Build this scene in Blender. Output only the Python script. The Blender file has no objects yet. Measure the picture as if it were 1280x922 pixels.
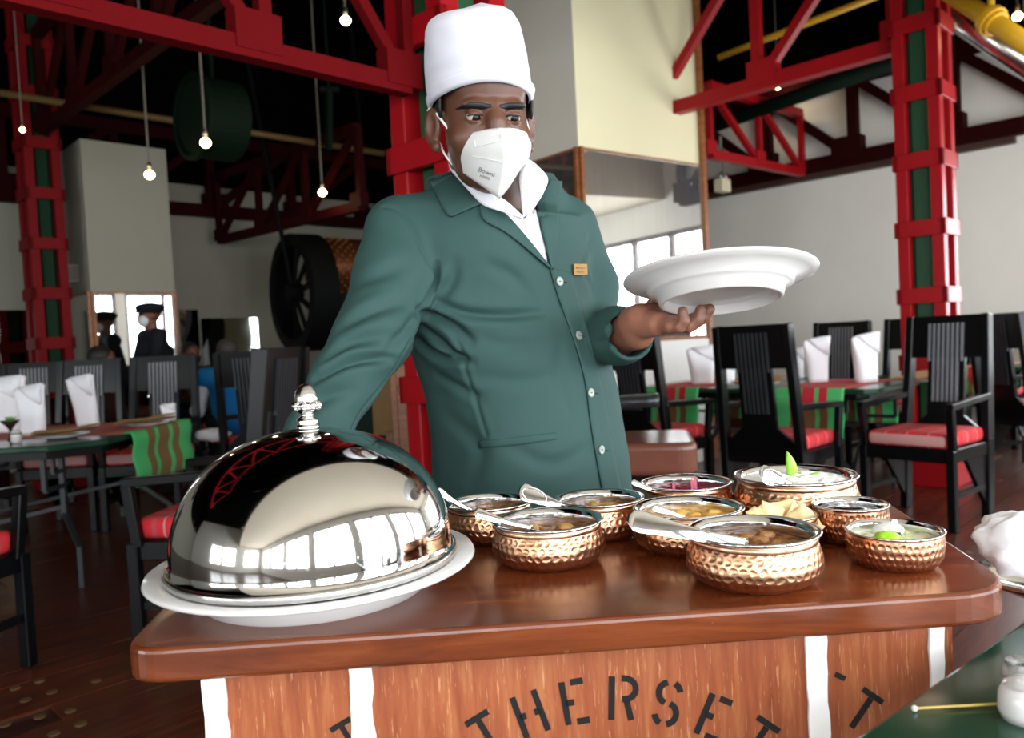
import bpy, bmesh, math, random
import numpy as np
from mathutils import Vector, Matrix, Euler, noise as mnoise
from mathutils.bvhtree import BVHTree
random.seed(7)
rng = np.random.default_rng(7)
SC = bpy.context.scene
COL = SC.collection
R = math.radians
S2 = math.sqrt(.5)

# ------------------------------------------------------------------ camera
CAM_Z, FPX = 1.15, 1000.0
cam_data = bpy.data.cameras.new('camera')
cam_data.sensor_width = 36.0
cam_data.lens = FPX / 1280 * 36.0
cam_data.clip_start = .02
cam_data.dof.use_dof = True
cam_data.dof.focus_distance = 1.12
cam_data.dof.aperture_fstop = 5.6
cam = bpy.data.objects.new('camera', cam_data)
COL.objects.link(cam)
CAM_M = Matrix.Translation((0, 0, CAM_Z)) @ Matrix.Rotation(R(88.0), 4, 'X') @ Matrix.Rotation(R(-2.9), 4, 'Z')
cam.matrix_world = CAM_M
SC.camera = cam

# ------------------------------------------------------------------ view, world
vs = SC.view_settings
vs.view_transform = 'Standard'
vs.look = 'None'
vs.gamma = 1
vs.use_curve_mapping = False
vs.exposure = 0.3
world = bpy.data.worlds.new('world')
SC.world = world
world.use_nodes = True
wb = world.node_tree.nodes['Background']
wb.inputs[0].default_value = (.86, .93, 1, 1)
wb.inputs[1].default_value = 1.0
SC.cycles.max_bounces = 7
SC.cycles.glossy_bounces = 5
SC.cycles.diffuse_bounces = 4
SC.cycles.sample_clamp_indirect = 6
WINDOW_WATTS = 26.0      # daylight per square metre of window

# ------------------------------------------------------------------ room grid: u runs right and away, v runs left and away
def G(a, b, z=0.0):
    return Vector(((a - b) * S2, (a + b) * S2, z))
U = Vector((S2, S2, 0)); V = Vector((-S2, S2, 0)); Z = Vector((0, 0, 1))
A_RIGHT, B_LEFT, B_WIN, A_BACK = 8.45, 8.97, -1.7, -7.2
SOFFIT_B, SOFFIT_Z, ROOF_Z = 0.85, 2.93, 5.0
WIN_SPANS = [(-6.5, -4.9), (-4.7, -3.1), (-2.9, -1.3), (-1.1, .5), (.7, 2.3), (2.5, 4.1), (4.3, 5.9), (6.1, 7.7)]

def area_light(name, centre, normal, w, h, watts):
    ld = bpy.data.lights.new(name, 'AREA')
    ld.shape = 'RECTANGLE'; ld.size = w; ld.size_y = h
    ld.energy = watts; ld.color = (.93, .97, 1.0)
    o = bpy.data.objects.new(name, ld)
    COL.objects.link(o)
    zax = -Vector(normal).normalized()
    yax = Z.copy(); xax = yax.cross(zax)
    o.matrix_world = Matrix.Translation(centre) @ Matrix((xax, yax, zax)).transposed().to_4x4()
    return o
for k, (a0, a1) in enumerate(WIN_SPANS):
    area_light('window_daylight', G((a0 + a1) / 2, B_WIN - .16, 1.6), V, a1 - a0, 1.9, WINDOW_WATTS * (a1 - a0) * 1.9)
BACK_SPANS = [(-1.4, .2), (1.2, 2.8), (3.0, 4.6)]
for b0_, b1_ in BACK_SPANS:
    area_light('window_daylight', G(A_BACK - .16, (b0_ + b1_) / 2, 1.6), U, b1_ - b0_, 1.9, WINDOW_WATTS * (b1_ - b0_) * 1.9)
area_light('window_daylight', G(A_RIGHT + .16, .62, 1.55), -U, 2.3, 1.9, WINDOW_WATTS * 2.3 * 1.9)

def ray(px, py):
    d = Vector(((px - 640) / FPX, -(py - 461) / FPX, -1))
    return (CAM_M.to_3x3() @ d)
def P(px, py, Y):                    # point seen at a pixel, at world depth Y
    d = ray(px, py)
    return Vector((0, 0, CAM_Z)) + d * (Y / d.y)
def PZ(px, py, z):                   # point seen at a pixel, lying on height z
    d = ray(px, py)
    return Vector((0, 0, CAM_Z)) + d * ((z - CAM_Z) / d.z)

# ------------------------------------------------------------------ materials
def lin(c):
    if isinstance(c, str):
        c = [int(c[i:i + 2], 16) / 255 for i in (0, 2, 4)]
    return tuple((x / 12.92 if x <= .04045 else ((x + .055) / 1.055) ** 2.4) for x in c[:3])
MATS = {}
class NT:
    def __init__(s, name):
        s.m = bpy.data.materials.new(name); s.m.use_nodes = True
        s.t = s.m.node_tree; s.b = s.t.nodes['Principled BSDF']
    def n(s, typ, **kw):
        nd = s.t.nodes.new(typ)
        for k, v in kw.items():
            setattr(nd, k, v)
        return nd
    def l(s, a, b): s.t.links.new(a, b)
    def coord(s, kind='Object', scale=(1, 1, 1), rot=(0, 0, 0)):
        tc = s.n('ShaderNodeTexCoord'); mp = s.n('ShaderNodeMapping')
        mp.inputs['Scale'].default_value = scale; mp.inputs['Rotation'].default_value = rot
        s.l(tc.outputs[kind], mp.inputs[0]); return mp.outputs[0]
    def noise(s, co, scale, detail=3, rough=.55, dist=0):
        nd = s.n('ShaderNodeTexNoise')
        nd.inputs['Scale'].default_value = scale; nd.inputs['Detail'].default_value = detail
        nd.inputs['Roughness'].default_value = rough; nd.inputs['Distortion'].default_value = dist
        s.l(co, nd.inputs['Vector']); return nd.outputs[0]
    def ramp(s, f, stops, interp='LINEAR'):
        r = s.n('ShaderNodeValToRGB'); e = r.color_ramp; e.interpolation = interp
        while len(e.elements) < len(stops): e.elements.new(.5)
        for el, (p, c) in zip(e.elements, stops):
            el.position = p; el.color = (*lin(c), 1)
        s.l(f, r.inputs[0]); return r.outputs[0]
    def mix(s, fac, a, b, mode='MIX'):
        m = s.n('ShaderNodeMix', data_type='RGBA', blend_type=mode)
        for sock, val in ((m.inputs[0], fac), (m.inputs[6], a), (m.inputs[7], b)):
            if hasattr(val, 'links'): s.l(val, sock)
            else: sock.default_value = val if not isinstance(val, (tuple, str)) else (*lin(val), 1)
        return m.outputs[2]
    def math(s, op, a, b=0.0):
        m = s.n('ShaderNodeMath', operation=op)
        for sock, val in ((m.inputs[0], a), (m.inputs[1], b)):
            if hasattr(val, 'links'): s.l(val, sock)
            else: sock.default_value = val
        return m.outputs[0]
    def bump(s, h, strength=.3, dist=.002):
        b = s.n('ShaderNodeBump'); b.inputs['Strength'].default_value = strength; b.inputs['Distance'].default_value = dist
        s.l(h, b.inputs['Height']); s.l(b.outputs[0], s.b.inputs['Normal'])
    def base(s, c):
        if hasattr(c, 'links'): s.l(c, s.b.inputs['Base Color'])
        else: s.b.inputs['Base Color'].default_value = (*lin(c), 1)
    def set(s, rough=None, metal=None, **kw):
        if rough is not None:
            if hasattr(rough, 'links'): s.l(rough, s.b.inputs['Roughness'])
            else: s.b.inputs['Roughness'].default_value = rough
        if metal is not None: s.b.inputs['Metallic'].default_value = metal
        for k, v in kw.items(): s.b.inputs[k.replace('_', ' ')].default_value = v
def mat(name, col, rough=.5, metal=0.0, var=.12, scale=20, bump=0.0, bscale=150, bdist=.001, **kw):
    """plain material with a slight procedural tone variation and fine relief"""
    if name in MATS: return MATS[name]
    t = NT(name); co = t.coord()
    c = lin(col)
    n = t.noise(co, scale)
    dark = tuple(x * (1 - var) for x in c); lite = tuple(min(1, x * (1 + var)) for x in c)
    m = t.n('ShaderNodeMix', data_type='RGBA')
    t.l(n, m.inputs[0]); m.inputs[6].default_value = (*dark, 1); m.inputs[7].default_value = (*lite, 1)
    t.base(m.outputs[2]); t.set(rough, metal, **kw)
    if bump: t.bump(t.noise(co, bscale, 4), bump, bdist)
    MATS[name] = t.m
    return t.m
def emit(name, col, strength):
    t = NT(name); t.base(col); t.b.inputs['Emission Color'].default_value = (*lin(col), 1); t.b.inputs['Emission Strength'].default_value = strength
    MATS[name] = t.m; return t.m
def wood(name, c0, c1, c2, scale=(1, 14, 14), rough=.35, rot=(0, 0, 0), bump=.15, gs=3.0, spec=.5, coat=0.0):
    t = NT(name); co = t.coord(scale=scale, rot=rot)
    g = t.noise(co, gs, 6, .65, .6)
    f = t.noise(co, gs * 9, 4, .7)
    col = t.ramp(g, [(.28, c0), (.5, c1), (.72, c2)])
    col = t.mix(t.math('MULTIPLY', f, .45), col, c0)
    t.base(col); t.set(rough, 0, Specular_IOR_Level=spec, Coat_Weight=coat, Coat_Roughness=.15)
    t.bump(f, bump, .0006); MATS[name] = t.m; return t.m
def stripes(name, axis, period, stops, rough=.9, base2=None, scale2=0):
    """woven cloth whose bands run across one object axis"""
    t = NT(name); tc = t.n('ShaderNodeTexCoord'); sp = t.n('ShaderNodeSeparateXYZ')
    t.l(tc.outputs['Object'], sp.inputs[0])
    f = t.math('FRACT', t.math('DIVIDE', sp.outputs[axis], period))
    col = t.ramp(f, stops, 'CONSTANT')
    w = t.noise(t.coord(scale=(1, 1, 1)), 420, 2)
    col = t.mix(t.math('MULTIPLY', w, .35), col, '20301a', 'MULTIPLY')
    t.base(col); t.set(rough, 0); t.bump(w, .4, .001); MATS[name] = t.m; return t.m
def plaid(name):
    t = NT(name); tc = t.n('ShaderNodeTexCoord'); sp = t.n('ShaderNodeSeparateXYZ')
    t.l(tc.outputs['Object'], sp.inputs[0])
    def band(o, per, wd, off=0.0):
        f = t.math('FRACT', t.math('ADD', t.math('DIVIDE', o, per), off)); return t.math('LESS_THAN', f, wd)
    x, y, z = sp.outputs[0], sp.outputs[1], t.math('ADD', sp.outputs[1], sp.outputs[2])
    l1 = t.math('MAXIMUM', band(x, .12, .05), band(y, .12, .05))
    l2 = t.math('MAXIMUM', band(x, .12, .16, .4), band(y, .12, .16, .4))
    w = t.noise(t.coord(), 300, 2)
    col = t.mix(t.math('MULTIPLY', w, .3), 'c8222c', 'a01a22')
    col = t.mix(t.math('MULTIPLY', l2, .38), col, '7c5a5c')
    col = t.mix(t.math('MULTIPLY', l1, .5), col, 'c9c2bc')
    t.base(col); t.set(.85, 0); t.bump(w, .3, .001); MATS[name] = t.m; return t.m

# ------------------------------------------------------------------ mesh building
class B:
    """collects shapes for ONE mesh"""
    def __init__(s): s.v = []; s.f = []
    def add(s, vs, fs):
        o = len(s.v); s.v += [Vector(x) for x in vs]; s.f += [tuple(i + o for i in f) for f in fs]; return s
    def box(s, c, size, xax=None, yax=None):
        c = Vector(c); hx, hy, hz = [q / 2 for q in size]
        X = Vector(xax).normalized() if xax is not None else Vector((1, 0, 0))
        Yv = Vector(yax).normalized() if yax is not None else (Z.cross(X).normalized() if abs(X.z) < .99 else Vector((0, 1, 0)))
        Zv = X.cross(Yv)
        vs = [c + X * (hx * i) + Yv * (hy * j) + Zv * (hz * k) for k in (-1, 1) for j in (-1, 1) for i in (-1, 1)]
        return s.add(vs, [(0, 2, 3, 1), (4, 5, 7, 6), (0, 1, 5, 4), (2, 6, 7, 3), (0, 4, 6, 2), (1, 3, 7, 5)])
    def beam(s, p, q, w, h, up=None):
        """bar from p to q; w across, h along the 'up' direction"""
        p = Vector(p); q = Vector(q); d = q - p; L = d.length; X = d / L
        up = Vector(up) if up is not None else (Z if abs(X.z) < .95 else Vector((0, 1, 0)))
        Yv = up.cross(X).normalized()
        return s.box((p + q) / 2, (L, w, h), X, Yv)
    def cyl(s, p, q, r0, r1=None, n=16, cap=True):
        r1 = r0 if r1 is None else r1
        p = Vector(p); q = Vector(q); d = (q - p).normalized()
        a = d.orthogonal().normalized(); b = d.cross(a)
        vs = []
        for c, r in ((p, r0), (q, r1)):
            vs += [c + (a * math.cos(2 * math.pi * i / n) + b * math.sin(2 * math.pi * i / n)) * r for i in range(n)]
        fs = [(i, (i + 1) % n, n + (i + 1) % n, n + i) for i in range(n)]
        if cap: fs += [tuple(range(n - 1, -1, -1)), tuple(range(n, 2 * n))]
        return s.add(vs, fs)
    def lathe(s, prof, n=32, c=(0, 0, 0), M=None, closed=False):
        """profile of (radius, height) turned about z"""
        vs = []; fs = []; rings = []
        for r, z in prof:
            if r < 1e-6:
                rings.append([len(vs)]); vs.append(Vector((0, 0, z)))
            else:
                rings.append(list(range(len(vs), len(vs) + n)))
                vs += [Vector((r * math.cos(2 * math.pi * i / n), r * math.sin(2 * math.pi * i / n), z)) for i in range(n)]
        prs = list(zip(rings, rings[1:])) + ([(rings[-1], rings[0])] if closed else [])
        for A_, B_ in prs:
            for i in range(n):
                j = (i + 1) % n
                if len(A_) == 1 and len(B_) == 1: continue
                if len(A_) == 1: fs.append((A_[0], B_[j], B_[i]))
                elif len(B_) == 1: fs.append((A_[i], A_[j], B_[0]))
                else: fs.append((A_[i], A_[j], B_[j], B_[i]))
        M = M or Matrix.Translation(c)
        return s.add([M @ x for x in vs], fs)
    def prism(s, poly, z0, z1, M=None):
        n = len(poly); M = M or Matrix.Identity(4)
        vs = [M @ Vector((x, y, z0)) for x, y in poly] + [M @ Vector((x, y, z1)) for x, y in poly]
        return s.add(vs, [tuple(range(n - 1, -1, -1)), tuple(range(n, 2 * n))] + [(i, (i + 1) % n, n + (i + 1) % n, n + i) for i in range(n)])
    def tube(s, pts, rad, n=10, flat=None, cap=True):
        """swept round (or flattened) section along a path; rad may be a list"""
        pts = [Vector(p) for p in pts]; m = len(pts)
        rad = rad if isinstance(rad, (list, tuple)) else [rad] * m
        vs = []; fs = []; prev = None
        for i, p in enumerate(pts):
            t = (pts[min(i + 1, m - 1)] - pts[max(i - 1, 0)]).normalized()
            if prev is None: a = t.orthogonal().normalized() if flat is None else Vector(flat).cross(t).normalized()
            else: a = (prev - t * prev.dot(t)).normalized()
            prev = a; b = t.cross(a)
            r = rad[i]; ra, rb = r if isinstance(r, (tuple, list)) else (r, r)
            vs += [p + a * (ra * math.cos(2 * math.pi * k / n)) + b * (rb * math.sin(2 * math.pi * k / n)) for k in range(n)]
        for i in range(m - 1):
            for k in range(n):
                k2 = (k + 1) % n
                fs.append((i * n + k, i * n + k2, (i + 1) * n + k2, (i + 1) * n + k))
        if cap: fs += [tuple(range(n - 1, -1, -1)), tuple(range((m - 1) * n, m * n))]
        return s.add(vs, fs)
    def grid(s, rows, flip=False):
        """surface through rows of points"""
        m = len(rows[0]); vs = [p for r in rows for p in r]
        fs = [(i * m + j, i * m + j + 1, (i + 1) * m + j + 1, (i + 1) * m + j) for i in range(len(rows) - 1) for j in range(m - 1)]
        if flip: fs = [f[::-1] for f in fs]
        return s.add(vs, fs)
    def ball(s, c, r, n=10, M=None):
        r = (r, r, r) if not isinstance(r, (tuple, list)) else r
        T = Matrix.Translation(c) @ (M.to_4x4() if M else Matrix.Identity(4)) @ Matrix.Diagonal((*r, 1))
        k = max(4, n // 2)
        return s.lathe([(math.sin(math.pi * i / k), -math.cos(math.pi * i / k)) for i in range(k + 1)], n, M=T)

def setp(o, label=None, cat=None, group=None, kind=None):
    for k, v in (('label', label), ('category', cat), ('group', group), ('kind', kind)):
        if v: o[k] = v
    return o
def link(name, me, parent=None):
    o = bpy.data.objects.new(name, me); COL.objects.link(o)
    if parent: o.parent = parent
    return o
def build(name, b, material, parent=None, smooth=False, bevel=0.0, segs=2, solid=0.0, sub=0, origin=None, label=None, kind=None, recalc=False):
    """one mesh object from a B; coordinates are local to the parent unless origin is given (world coordinates)"""
    off = Vector(origin) if origin is not None else Vector((0, 0, 0))
    me = bpy.data.meshes.new(name)
    me.from_pydata([tuple(x - off) for x in b.v], [], b.f)
    me.validate()
    if recalc:
        bm = bmesh.new(); bm.from_mesh(me); bmesh.ops.recalc_face_normals(bm, faces=bm.faces); bm.to_mesh(me); bm.free()
    if smooth: me.polygons.foreach_set('use_smooth', [True] * len(me.polygons))
    me.materials.append(material)
    o = link(name, me, parent)
    if solid:
        md = o.modifiers.new('solid', 'SOLIDIFY'); md.thickness = solid; md.offset = 0
    if bevel:
        md = o.modifiers.new('bevel', 'BEVEL'); md.width = bevel; md.segments = segs; md.limit_method = 'ANGLE'; md.angle_limit = R(40)
        md.harden_normals = False
    if sub:
        md = o.modifiers.new('sub', 'SUBSURF'); md.levels = sub; md.render_levels = sub
    if smooth == 'auto':
        pass
    if label: o['label'] = label
    if kind: o['kind'] = kind
    return o
def thing(name, loc, label, cat, group=None, rotz=0.0):
    o = bpy.data.objects.new(name, None); COL.objects.link(o)
    o.empty_display_size = .05
    o.location = loc; o.rotation_euler = (0, 0, rotz)
    return setp(o, label, cat, group)
def whole(name, b, material, origin, label, cat, group=None, **kw):
    """a thing that is one mesh, given in world coordinates"""
    o = build(name, b, material, None, origin=origin, **kw)
    o.location = origin
    return setp(o, label, cat, group)
def wpart(name, b, material, root, **kw):
    """part given in world coordinates under an unrotated root"""
    return build(name, b, material, root, origin=root.location, **kw)
def copy_tree(o, parent=None):
    c = o.copy(); COL.objects.link(c); c.parent = parent
    for ch in list(o.children): copy_tree(ch, c)
    return c
def structure(name, b, material, **kw):
    o = build(name, b, material, None, **kw); o['kind'] = 'structure'; return o
def lerp(a, b, t): return a + (b - a) * t
def bez(p, n=16):
    """smooth (Catmull-Rom) path through points"""
    p = [Vector(x) for x in p]; q = [p[0] * 2 - p[1]] + p + [p[-1] * 2 - p[-2]]; out = []
    for i in range(1, len(q) - 2):
        for k in range(n):
            t = k / n
            out.append(.5 * ((2 * q[i]) + (q[i + 1] - q[i - 1]) * t + (2 * q[i - 1] - 5 * q[i] + 4 * q[i + 1] - q[i + 2]) * t * t + (3 * q[i] - q[i - 1] - 3 * q[i + 1] + q[i + 2]) * t ** 3))
    return out + [p[-1]]
# ================================================================== materials in use
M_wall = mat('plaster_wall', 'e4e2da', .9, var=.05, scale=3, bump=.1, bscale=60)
M_wall_left = mat('dimmed_left_wall', '8f8d80', .9, var=.05, scale=3, bump=.1, bscale=60)  # wall tone darkened: falloff away from the windows put into the colour
M_cream = mat('cream_plaster', 'ece4bc', .9, var=.03, scale=3, bump=.1, bscale=60)
M_soffit = mat('soffit_paint', 'c6bba8', .85, var=.04, scale=2)
M_roof = mat('dark_roof', '050605', .95, Specular_IOR_Level=.0, var=.3, scale=4)
M_red = mat('red_steel_paint', '960f17', .38, var=.12, scale=6, bump=.08, bscale=40, Specular_IOR_Level=.22)
M_red2 = mat('dimmed_truss_red', '5c0a0e', .7, var=.12, scale=6, Specular_IOR_Level=.04)  # truss red darkened, weaker light under the roof painted in
M_dred = mat('dimmed_dark_red_paint', '280607', .65, var=.15, scale=6, Specular_IOR_Level=.04)  # dark red paint, deepened further to paint in shade far from windows
M_green = mat('green_steel_paint', '1d4a2c', .4, var=.15, scale=6)
M_black = mat('black_lacquer', '08090b', .26, var=.3, scale=9, bump=.04, bscale=40, Specular_IOR_Level=.22)
M_white_paint = mat('white_paint', 'f2f1ee', .6, var=.04, scale=30, bump=.2, bscale=40)
M_china = mat('white_china', 'cfcdcb', .14, var=.01, scale=5)
M_linen = mat('white_linen', 'f3f3f8', .9, var=.03, scale=40, bump=.3, bscale=500)
M_brownframe = wood('mirror_frame_wood', '6b3a1c', '96582c', 'b87a45', rough=.4)
M_winframe = mat('window_frame_paint', '4c3b38', .5, var=.1)
M_steel = mat('bright_steel', 'd8d8d8', .1, 1.0, var=.04, scale=8)
M_steel2 = mat('brushed_steel', 'cfcfcf', .2, 1.0, var=.06, scale=30)
M_chrome = mat('lamp_chrome', 'c9b9a0', .3, 1.0)
M_yellow = mat('yellow_pipe_paint', 'd9a520', .45, var=.1)
M_bulb = emit('warm_bulb', 'ffdf9a', 22.0)
M_cable = mat('lamp_cable', '6a6458', .6)
M_mirror = mat('mirror_silver', 'e9ecec', .02, 1.0, var=.01, scale=2)
def hazy_mirror():
    t = NT('hazy_mirror'); co = t.coord(scale=(7, 7, .5))
    n = t.noise(co, 3, 4)
    t.base(t.mix(n, 'd4d4d2', 'e6e8e8')); t.set(t.math('MULTIPLY', n, .05), .92); return t.m
M_mirror_hazy = hazy_mirror()
def wavy_mirror():
    t = NT('wavy_mirror'); co = t.coord(); t.base('d5d8d6'); t.set(.04, 1.0); t.bump(t.noise(co, 2.2, 1), .10, .05); return t.m
M_mirror_wavy = wavy_mirror()
M_floor = wood('floor_timber', '2a0f06', '4a1d0d', '6a2f16', scale=(1.2, 12, 12), rough=.32, bump=.15)
M_plug = mat('floor_plug_brass', '5a4228', .45, .1)
M_glass_dark = mat('far_dark_paint', '181a1c', .5)
PL = plaid('red_plaid_cloth')

# ================================================================== floor
FLOOR_DIR = math.pi / 4
floor = structure('floor', B().box(G((A_RIGHT + A_BACK) / 2, (B_LEFT + B_WIN) / 2, -.06), (A_RIGHT - A_BACK + .4, B_LEFT - B_WIN + .4, .1), U), mat('floor_base', '2e130a', .3, var=.2))
def plank_mesh(L, W):
    b = B().box((0, 0, -.0), (L - .004, W - .004, .02))
    me = bpy.data.meshes.new('plank'); me.from_pydata([tuple(x) for x in b.v], [], b.f); me.materials.append(M_floor); return me
PW, PLN = .15, 2.1
plank_me = plank_mesh(PLN, PW)
rows = 0
for i in range(-2, 44):
    bb = 1.0 + i * PW
    off = (i * .83) % PLN
    for k in range(-1, 5):
        aa = -.6 + off + k * PLN
        c = G(aa, bb)
        if aa < -.4 or aa > A_RIGHT - PLN / 2 or bb > B_LEFT - .1: continue
        x = c.x / max(.5, c.y)
        if abs(x) > 1.0 or c.y < 1.3: continue
        if bb > 5.6 and aa < 2.0 and c.y > 6.4: continue
        o = link('floor_plank', plank_me, floor)
        o.location = G(aa, bb, -.010 + .0007 * ((i * 7 + k * 5) % 3)); o.rotation_euler = (0, 0, FLOOR_DIR + (math.pi if (i + k) % 2 else 0))
b = B()
for px, py in ((19, 859), (32, 874), (49, 850), (65, 864), (88, 887), (101, 904), (50, 895), (67, 916), (120, 850), (6, 905), (1210, 690), (1232, 640), (1250, 600)):
    c = PZ(px, py, .0025); b.cyl((c.x, c.y, .0), (c.x, c.y, .0035), .018, n=14)
o = build('floor_plugs', b, M_plug, floor); o['kind'] = 'stuff'

# ================================================================== walls
def wall_box(a0, a1, b0, b1, z0, z1): return B().box(G((a0 + a1) / 2, (b0 + b1) / 2, (z0 + z1) / 2), (abs(a1 - a0), abs(b1 - b0), z1 - z0), U)
def add_box(bld, a0, a1, b0, b1, z0, z1): bld.box(G((a0 + a1) / 2, (b0 + b1) / 2, (z0 + z1) / 2), (abs(a1 - a0), abs(b1 - b0), z1 - z0), U); return bld
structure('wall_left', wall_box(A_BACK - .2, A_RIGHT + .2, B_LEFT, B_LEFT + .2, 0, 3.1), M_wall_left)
structure('wall_left_upper', wall_box(A_BACK - .2, A_RIGHT + .2, B_LEFT, B_LEFT + .2, 3.1, ROOF_Z), M_roof)
# right wall: solid where the photograph shows it, then a wide casement window near the corner
wr = B()
add_box(wr, A_RIGHT, A_RIGHT + .2, 1.78, B_LEFT, 0, 3.75)
add_box(wr, A_RIGHT, A_RIGHT + .2, B_WIN - .2, -.54, 0, ROOF_Z)
add_box(wr, A_RIGHT, A_RIGHT + .2, -.54, 1.78, 0, .6)
add_box(wr, A_RIGHT, A_RIGHT + .2, -.54, 1.78, 2.5, ROOF_Z)
structure('wall_right', wr, M_wall)
structure('wall_right_upper', wall_box(A_RIGHT, A_RIGHT + .2, 1.78, B_LEFT, 3.75, ROOF_Z), M_roof)
wbk = B(); add_box(wbk, A_BACK - .2, A_BACK, B_WIN, B_LEFT, 0, .62); add_box(wbk, A_BACK - .2, A_BACK, B_WIN, B_LEFT, 2.58, ROOF_Z)
edges = [B_WIN] + [x for s in BACK_SPANS for x in s] + [B_LEFT]
for i in range(0, len(edges), 2): add_box(wbk, A_BACK - .2, A_BACK, edges[i], edges[i + 1], .62, 2.58)
structure('wall_back', wbk, M_wall)
ww = B()
add_box(ww, A_BACK, A_RIGHT, B_WIN - .2, B_WIN, 0, .62)
add_box(ww, A_BACK, A_RIGHT, B_WIN - .2, B_WIN, 2.58, ROOF_Z)
edges = [A_BACK] + [x for s in WIN_SPANS for x in s] + [A_RIGHT]
for i in range(0, len(edges), 2): add_box(ww, edges[i], edges[i + 1], B_WIN - .2, B_WIN, .62, 2.58)
structure('wall_window_side', ww, M_wall)
structure('ceiling_roof', wall_box(A_BACK, A_RIGHT + .2, SOFFIT_B, B_LEFT + .2, ROOF_Z, ROOF_Z + .15), M_roof)
structure('ceiling_veranda', wall_box(A_BACK, A_RIGHT, B_WIN, SOFFIT_B, SOFFIT_Z, SOFFIT_Z + .1), M_soffit)
structure('trim_1', wall_box(A_BACK, A_RIGHT, SOFFIT_B, SOFFIT_B + .1, SOFFIT_Z, ROOF_Z), M_soffit)
structure('baseboard_right', wall_box(A_RIGHT - .02, A_RIGHT, 1.9, B_LEFT, 0, .12), wood('baseboard_wood', '2c130a', '45200f', '5a2c16'))
structure('baseboard_left', wall_box(0, A_RIGHT, B_LEFT - .02, B_LEFT, 0, .12), MATS['baseboard_wood'])
# casements of the window side
wk = 0
def casement(n, p0, p1, z0, z1, lights, depth=.07):
    """frame between two plan points: outer frame, mullions, glazing bars"""
    d = (p1 - p0); L = d.length; d.normalize(); t = .06
    root = thing('window_%d' % n, (p0 + p1) / 2 + Z * z0, None, None)
    root['kind'] = 'structure'
    f = B(); f.beam(p0 + Z * (z0 + t / 2), p1 + Z * (z0 + t / 2), depth, t); f.beam(p0 + Z * (z1 - t / 2), p1 + Z * (z1 - t / 2), depth, t)
    for s in (0, 1): f.beam(p0 + d * (t / 2 + s * (L - t)) + Z * z0, p0 + d * (t / 2 + s * (L - t)) + Z * z1, depth, t, up=d)
    wpart('window_frame', f, M_winframe, root)
    for i in range(1, lights):
        c = p0 + d * (L * i / lights); m = B().beam(c + Z * z0, c + Z * z1, depth, .08, up=d); wpart('mullion', m, M_winframe, root)
    for i in range(lights):
        m = B(); c = p0 + d * (L * (i + .5) / lights); m.beam(c + Z * z0, c + Z * z1, .02, .018, up=d)
        for zz in (.38, .76): m.beam(p0 + d * (L * i / lights) + Z * lerp(z0, z1, zz), p0 + d * (L * (i + 1) / lights) + Z * lerp(z0, z1, zz), .02, .018)
        wpart('glazing_bar', m, M_winframe, root)
for i, (a0, a1) in enumerate(WIN_SPANS):
    casement(i + 1, G(a0, B_WIN - .05), G(a1, B_WIN - .05), .62, 2.58, 2)
for i, (b0_, b1_) in enumerate(BACK_SPANS): casement(len(WIN_SPANS) + 2 + i, G(A_BACK - .05, b1_), G(A_BACK - .05, b0_), .62, 2.58, 2)
casement(len(WIN_SPANS) + 1, G(A_RIGHT + .05, 1.78), G(A_RIGHT + .05, -.54), .6, 2.5, 3)

# ================================================================== lattice columns
def column(c, side, h, spacing, z_first, label, M_red=M_red, M_green=M_green):
    root = thing('lattice_column', (c.x, c.y, 0), label, 'column', 'red and green steel lattice columns')
    pw = side * .26; hs = side / 2
    for su in (-1, 1):
        for sv in (-1, 1):
            p = U * (su * (hs - pw / 2)) + V * (sv * (hs - pw / 2))
            build('corner_post', B().box(p + Z * h / 2, (pw, pw, h), U), M_red, root, bevel=.006)
    build('core', B().box(Z * h / 2, (side * .66, side * .30, h), U).box(Z * h / 2, (side * .30, side * .66, h), U), M_green, root)
    z = z_first; bh = spacing * .235; ot = side * 1.10
    while z < h:
        b = B()
        for ax, oth in ((U, V), (V, U)):
            for s in (-1, 1): b.box(ax * (s * (ot / 2 - .02)) + Z * z, (ot, .04, bh), oth)
        build('tie_band', b, M_red, root, bevel=.004); z += spacing
    build('base_shoe', B().box(Z * .1, (side * 1.25, side * 1.25, .2), U), M_red, root, bevel=.006)
    return root
C1 = Vector((-.205, 3.4, 0)); CR = Vector((2.95, 5.62, 0)); CL = Vector((-4.27, 7.45, 0))
z1 = P(585, 345, 3.3).z
column(C1, .36, 4.9, .48, z1 - 2 * .48 + .02, 'big bright red lattice column directly behind the man in the green jacket')
zr = P(1165, 285, 5.55).z
column(CR, .30, 4.9, .462, zr - 3 * .462, 'red lattice column with green core beside the right dining table')
zl = P(62, 303, 7.3).z
column(CL, .30, 4.9, .455, zl - 3 * .455, 'dim red lattice column near the far left mirrors', mat('dimmed_red_paint', '6c0c12', .6, Specular_IOR_Level=.1), mat('dimmed_green_paint', '0f2c1a', .6, Specular_IOR_Level=.1))  # same column paints darkened, the dim far corner put into their colour

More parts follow.
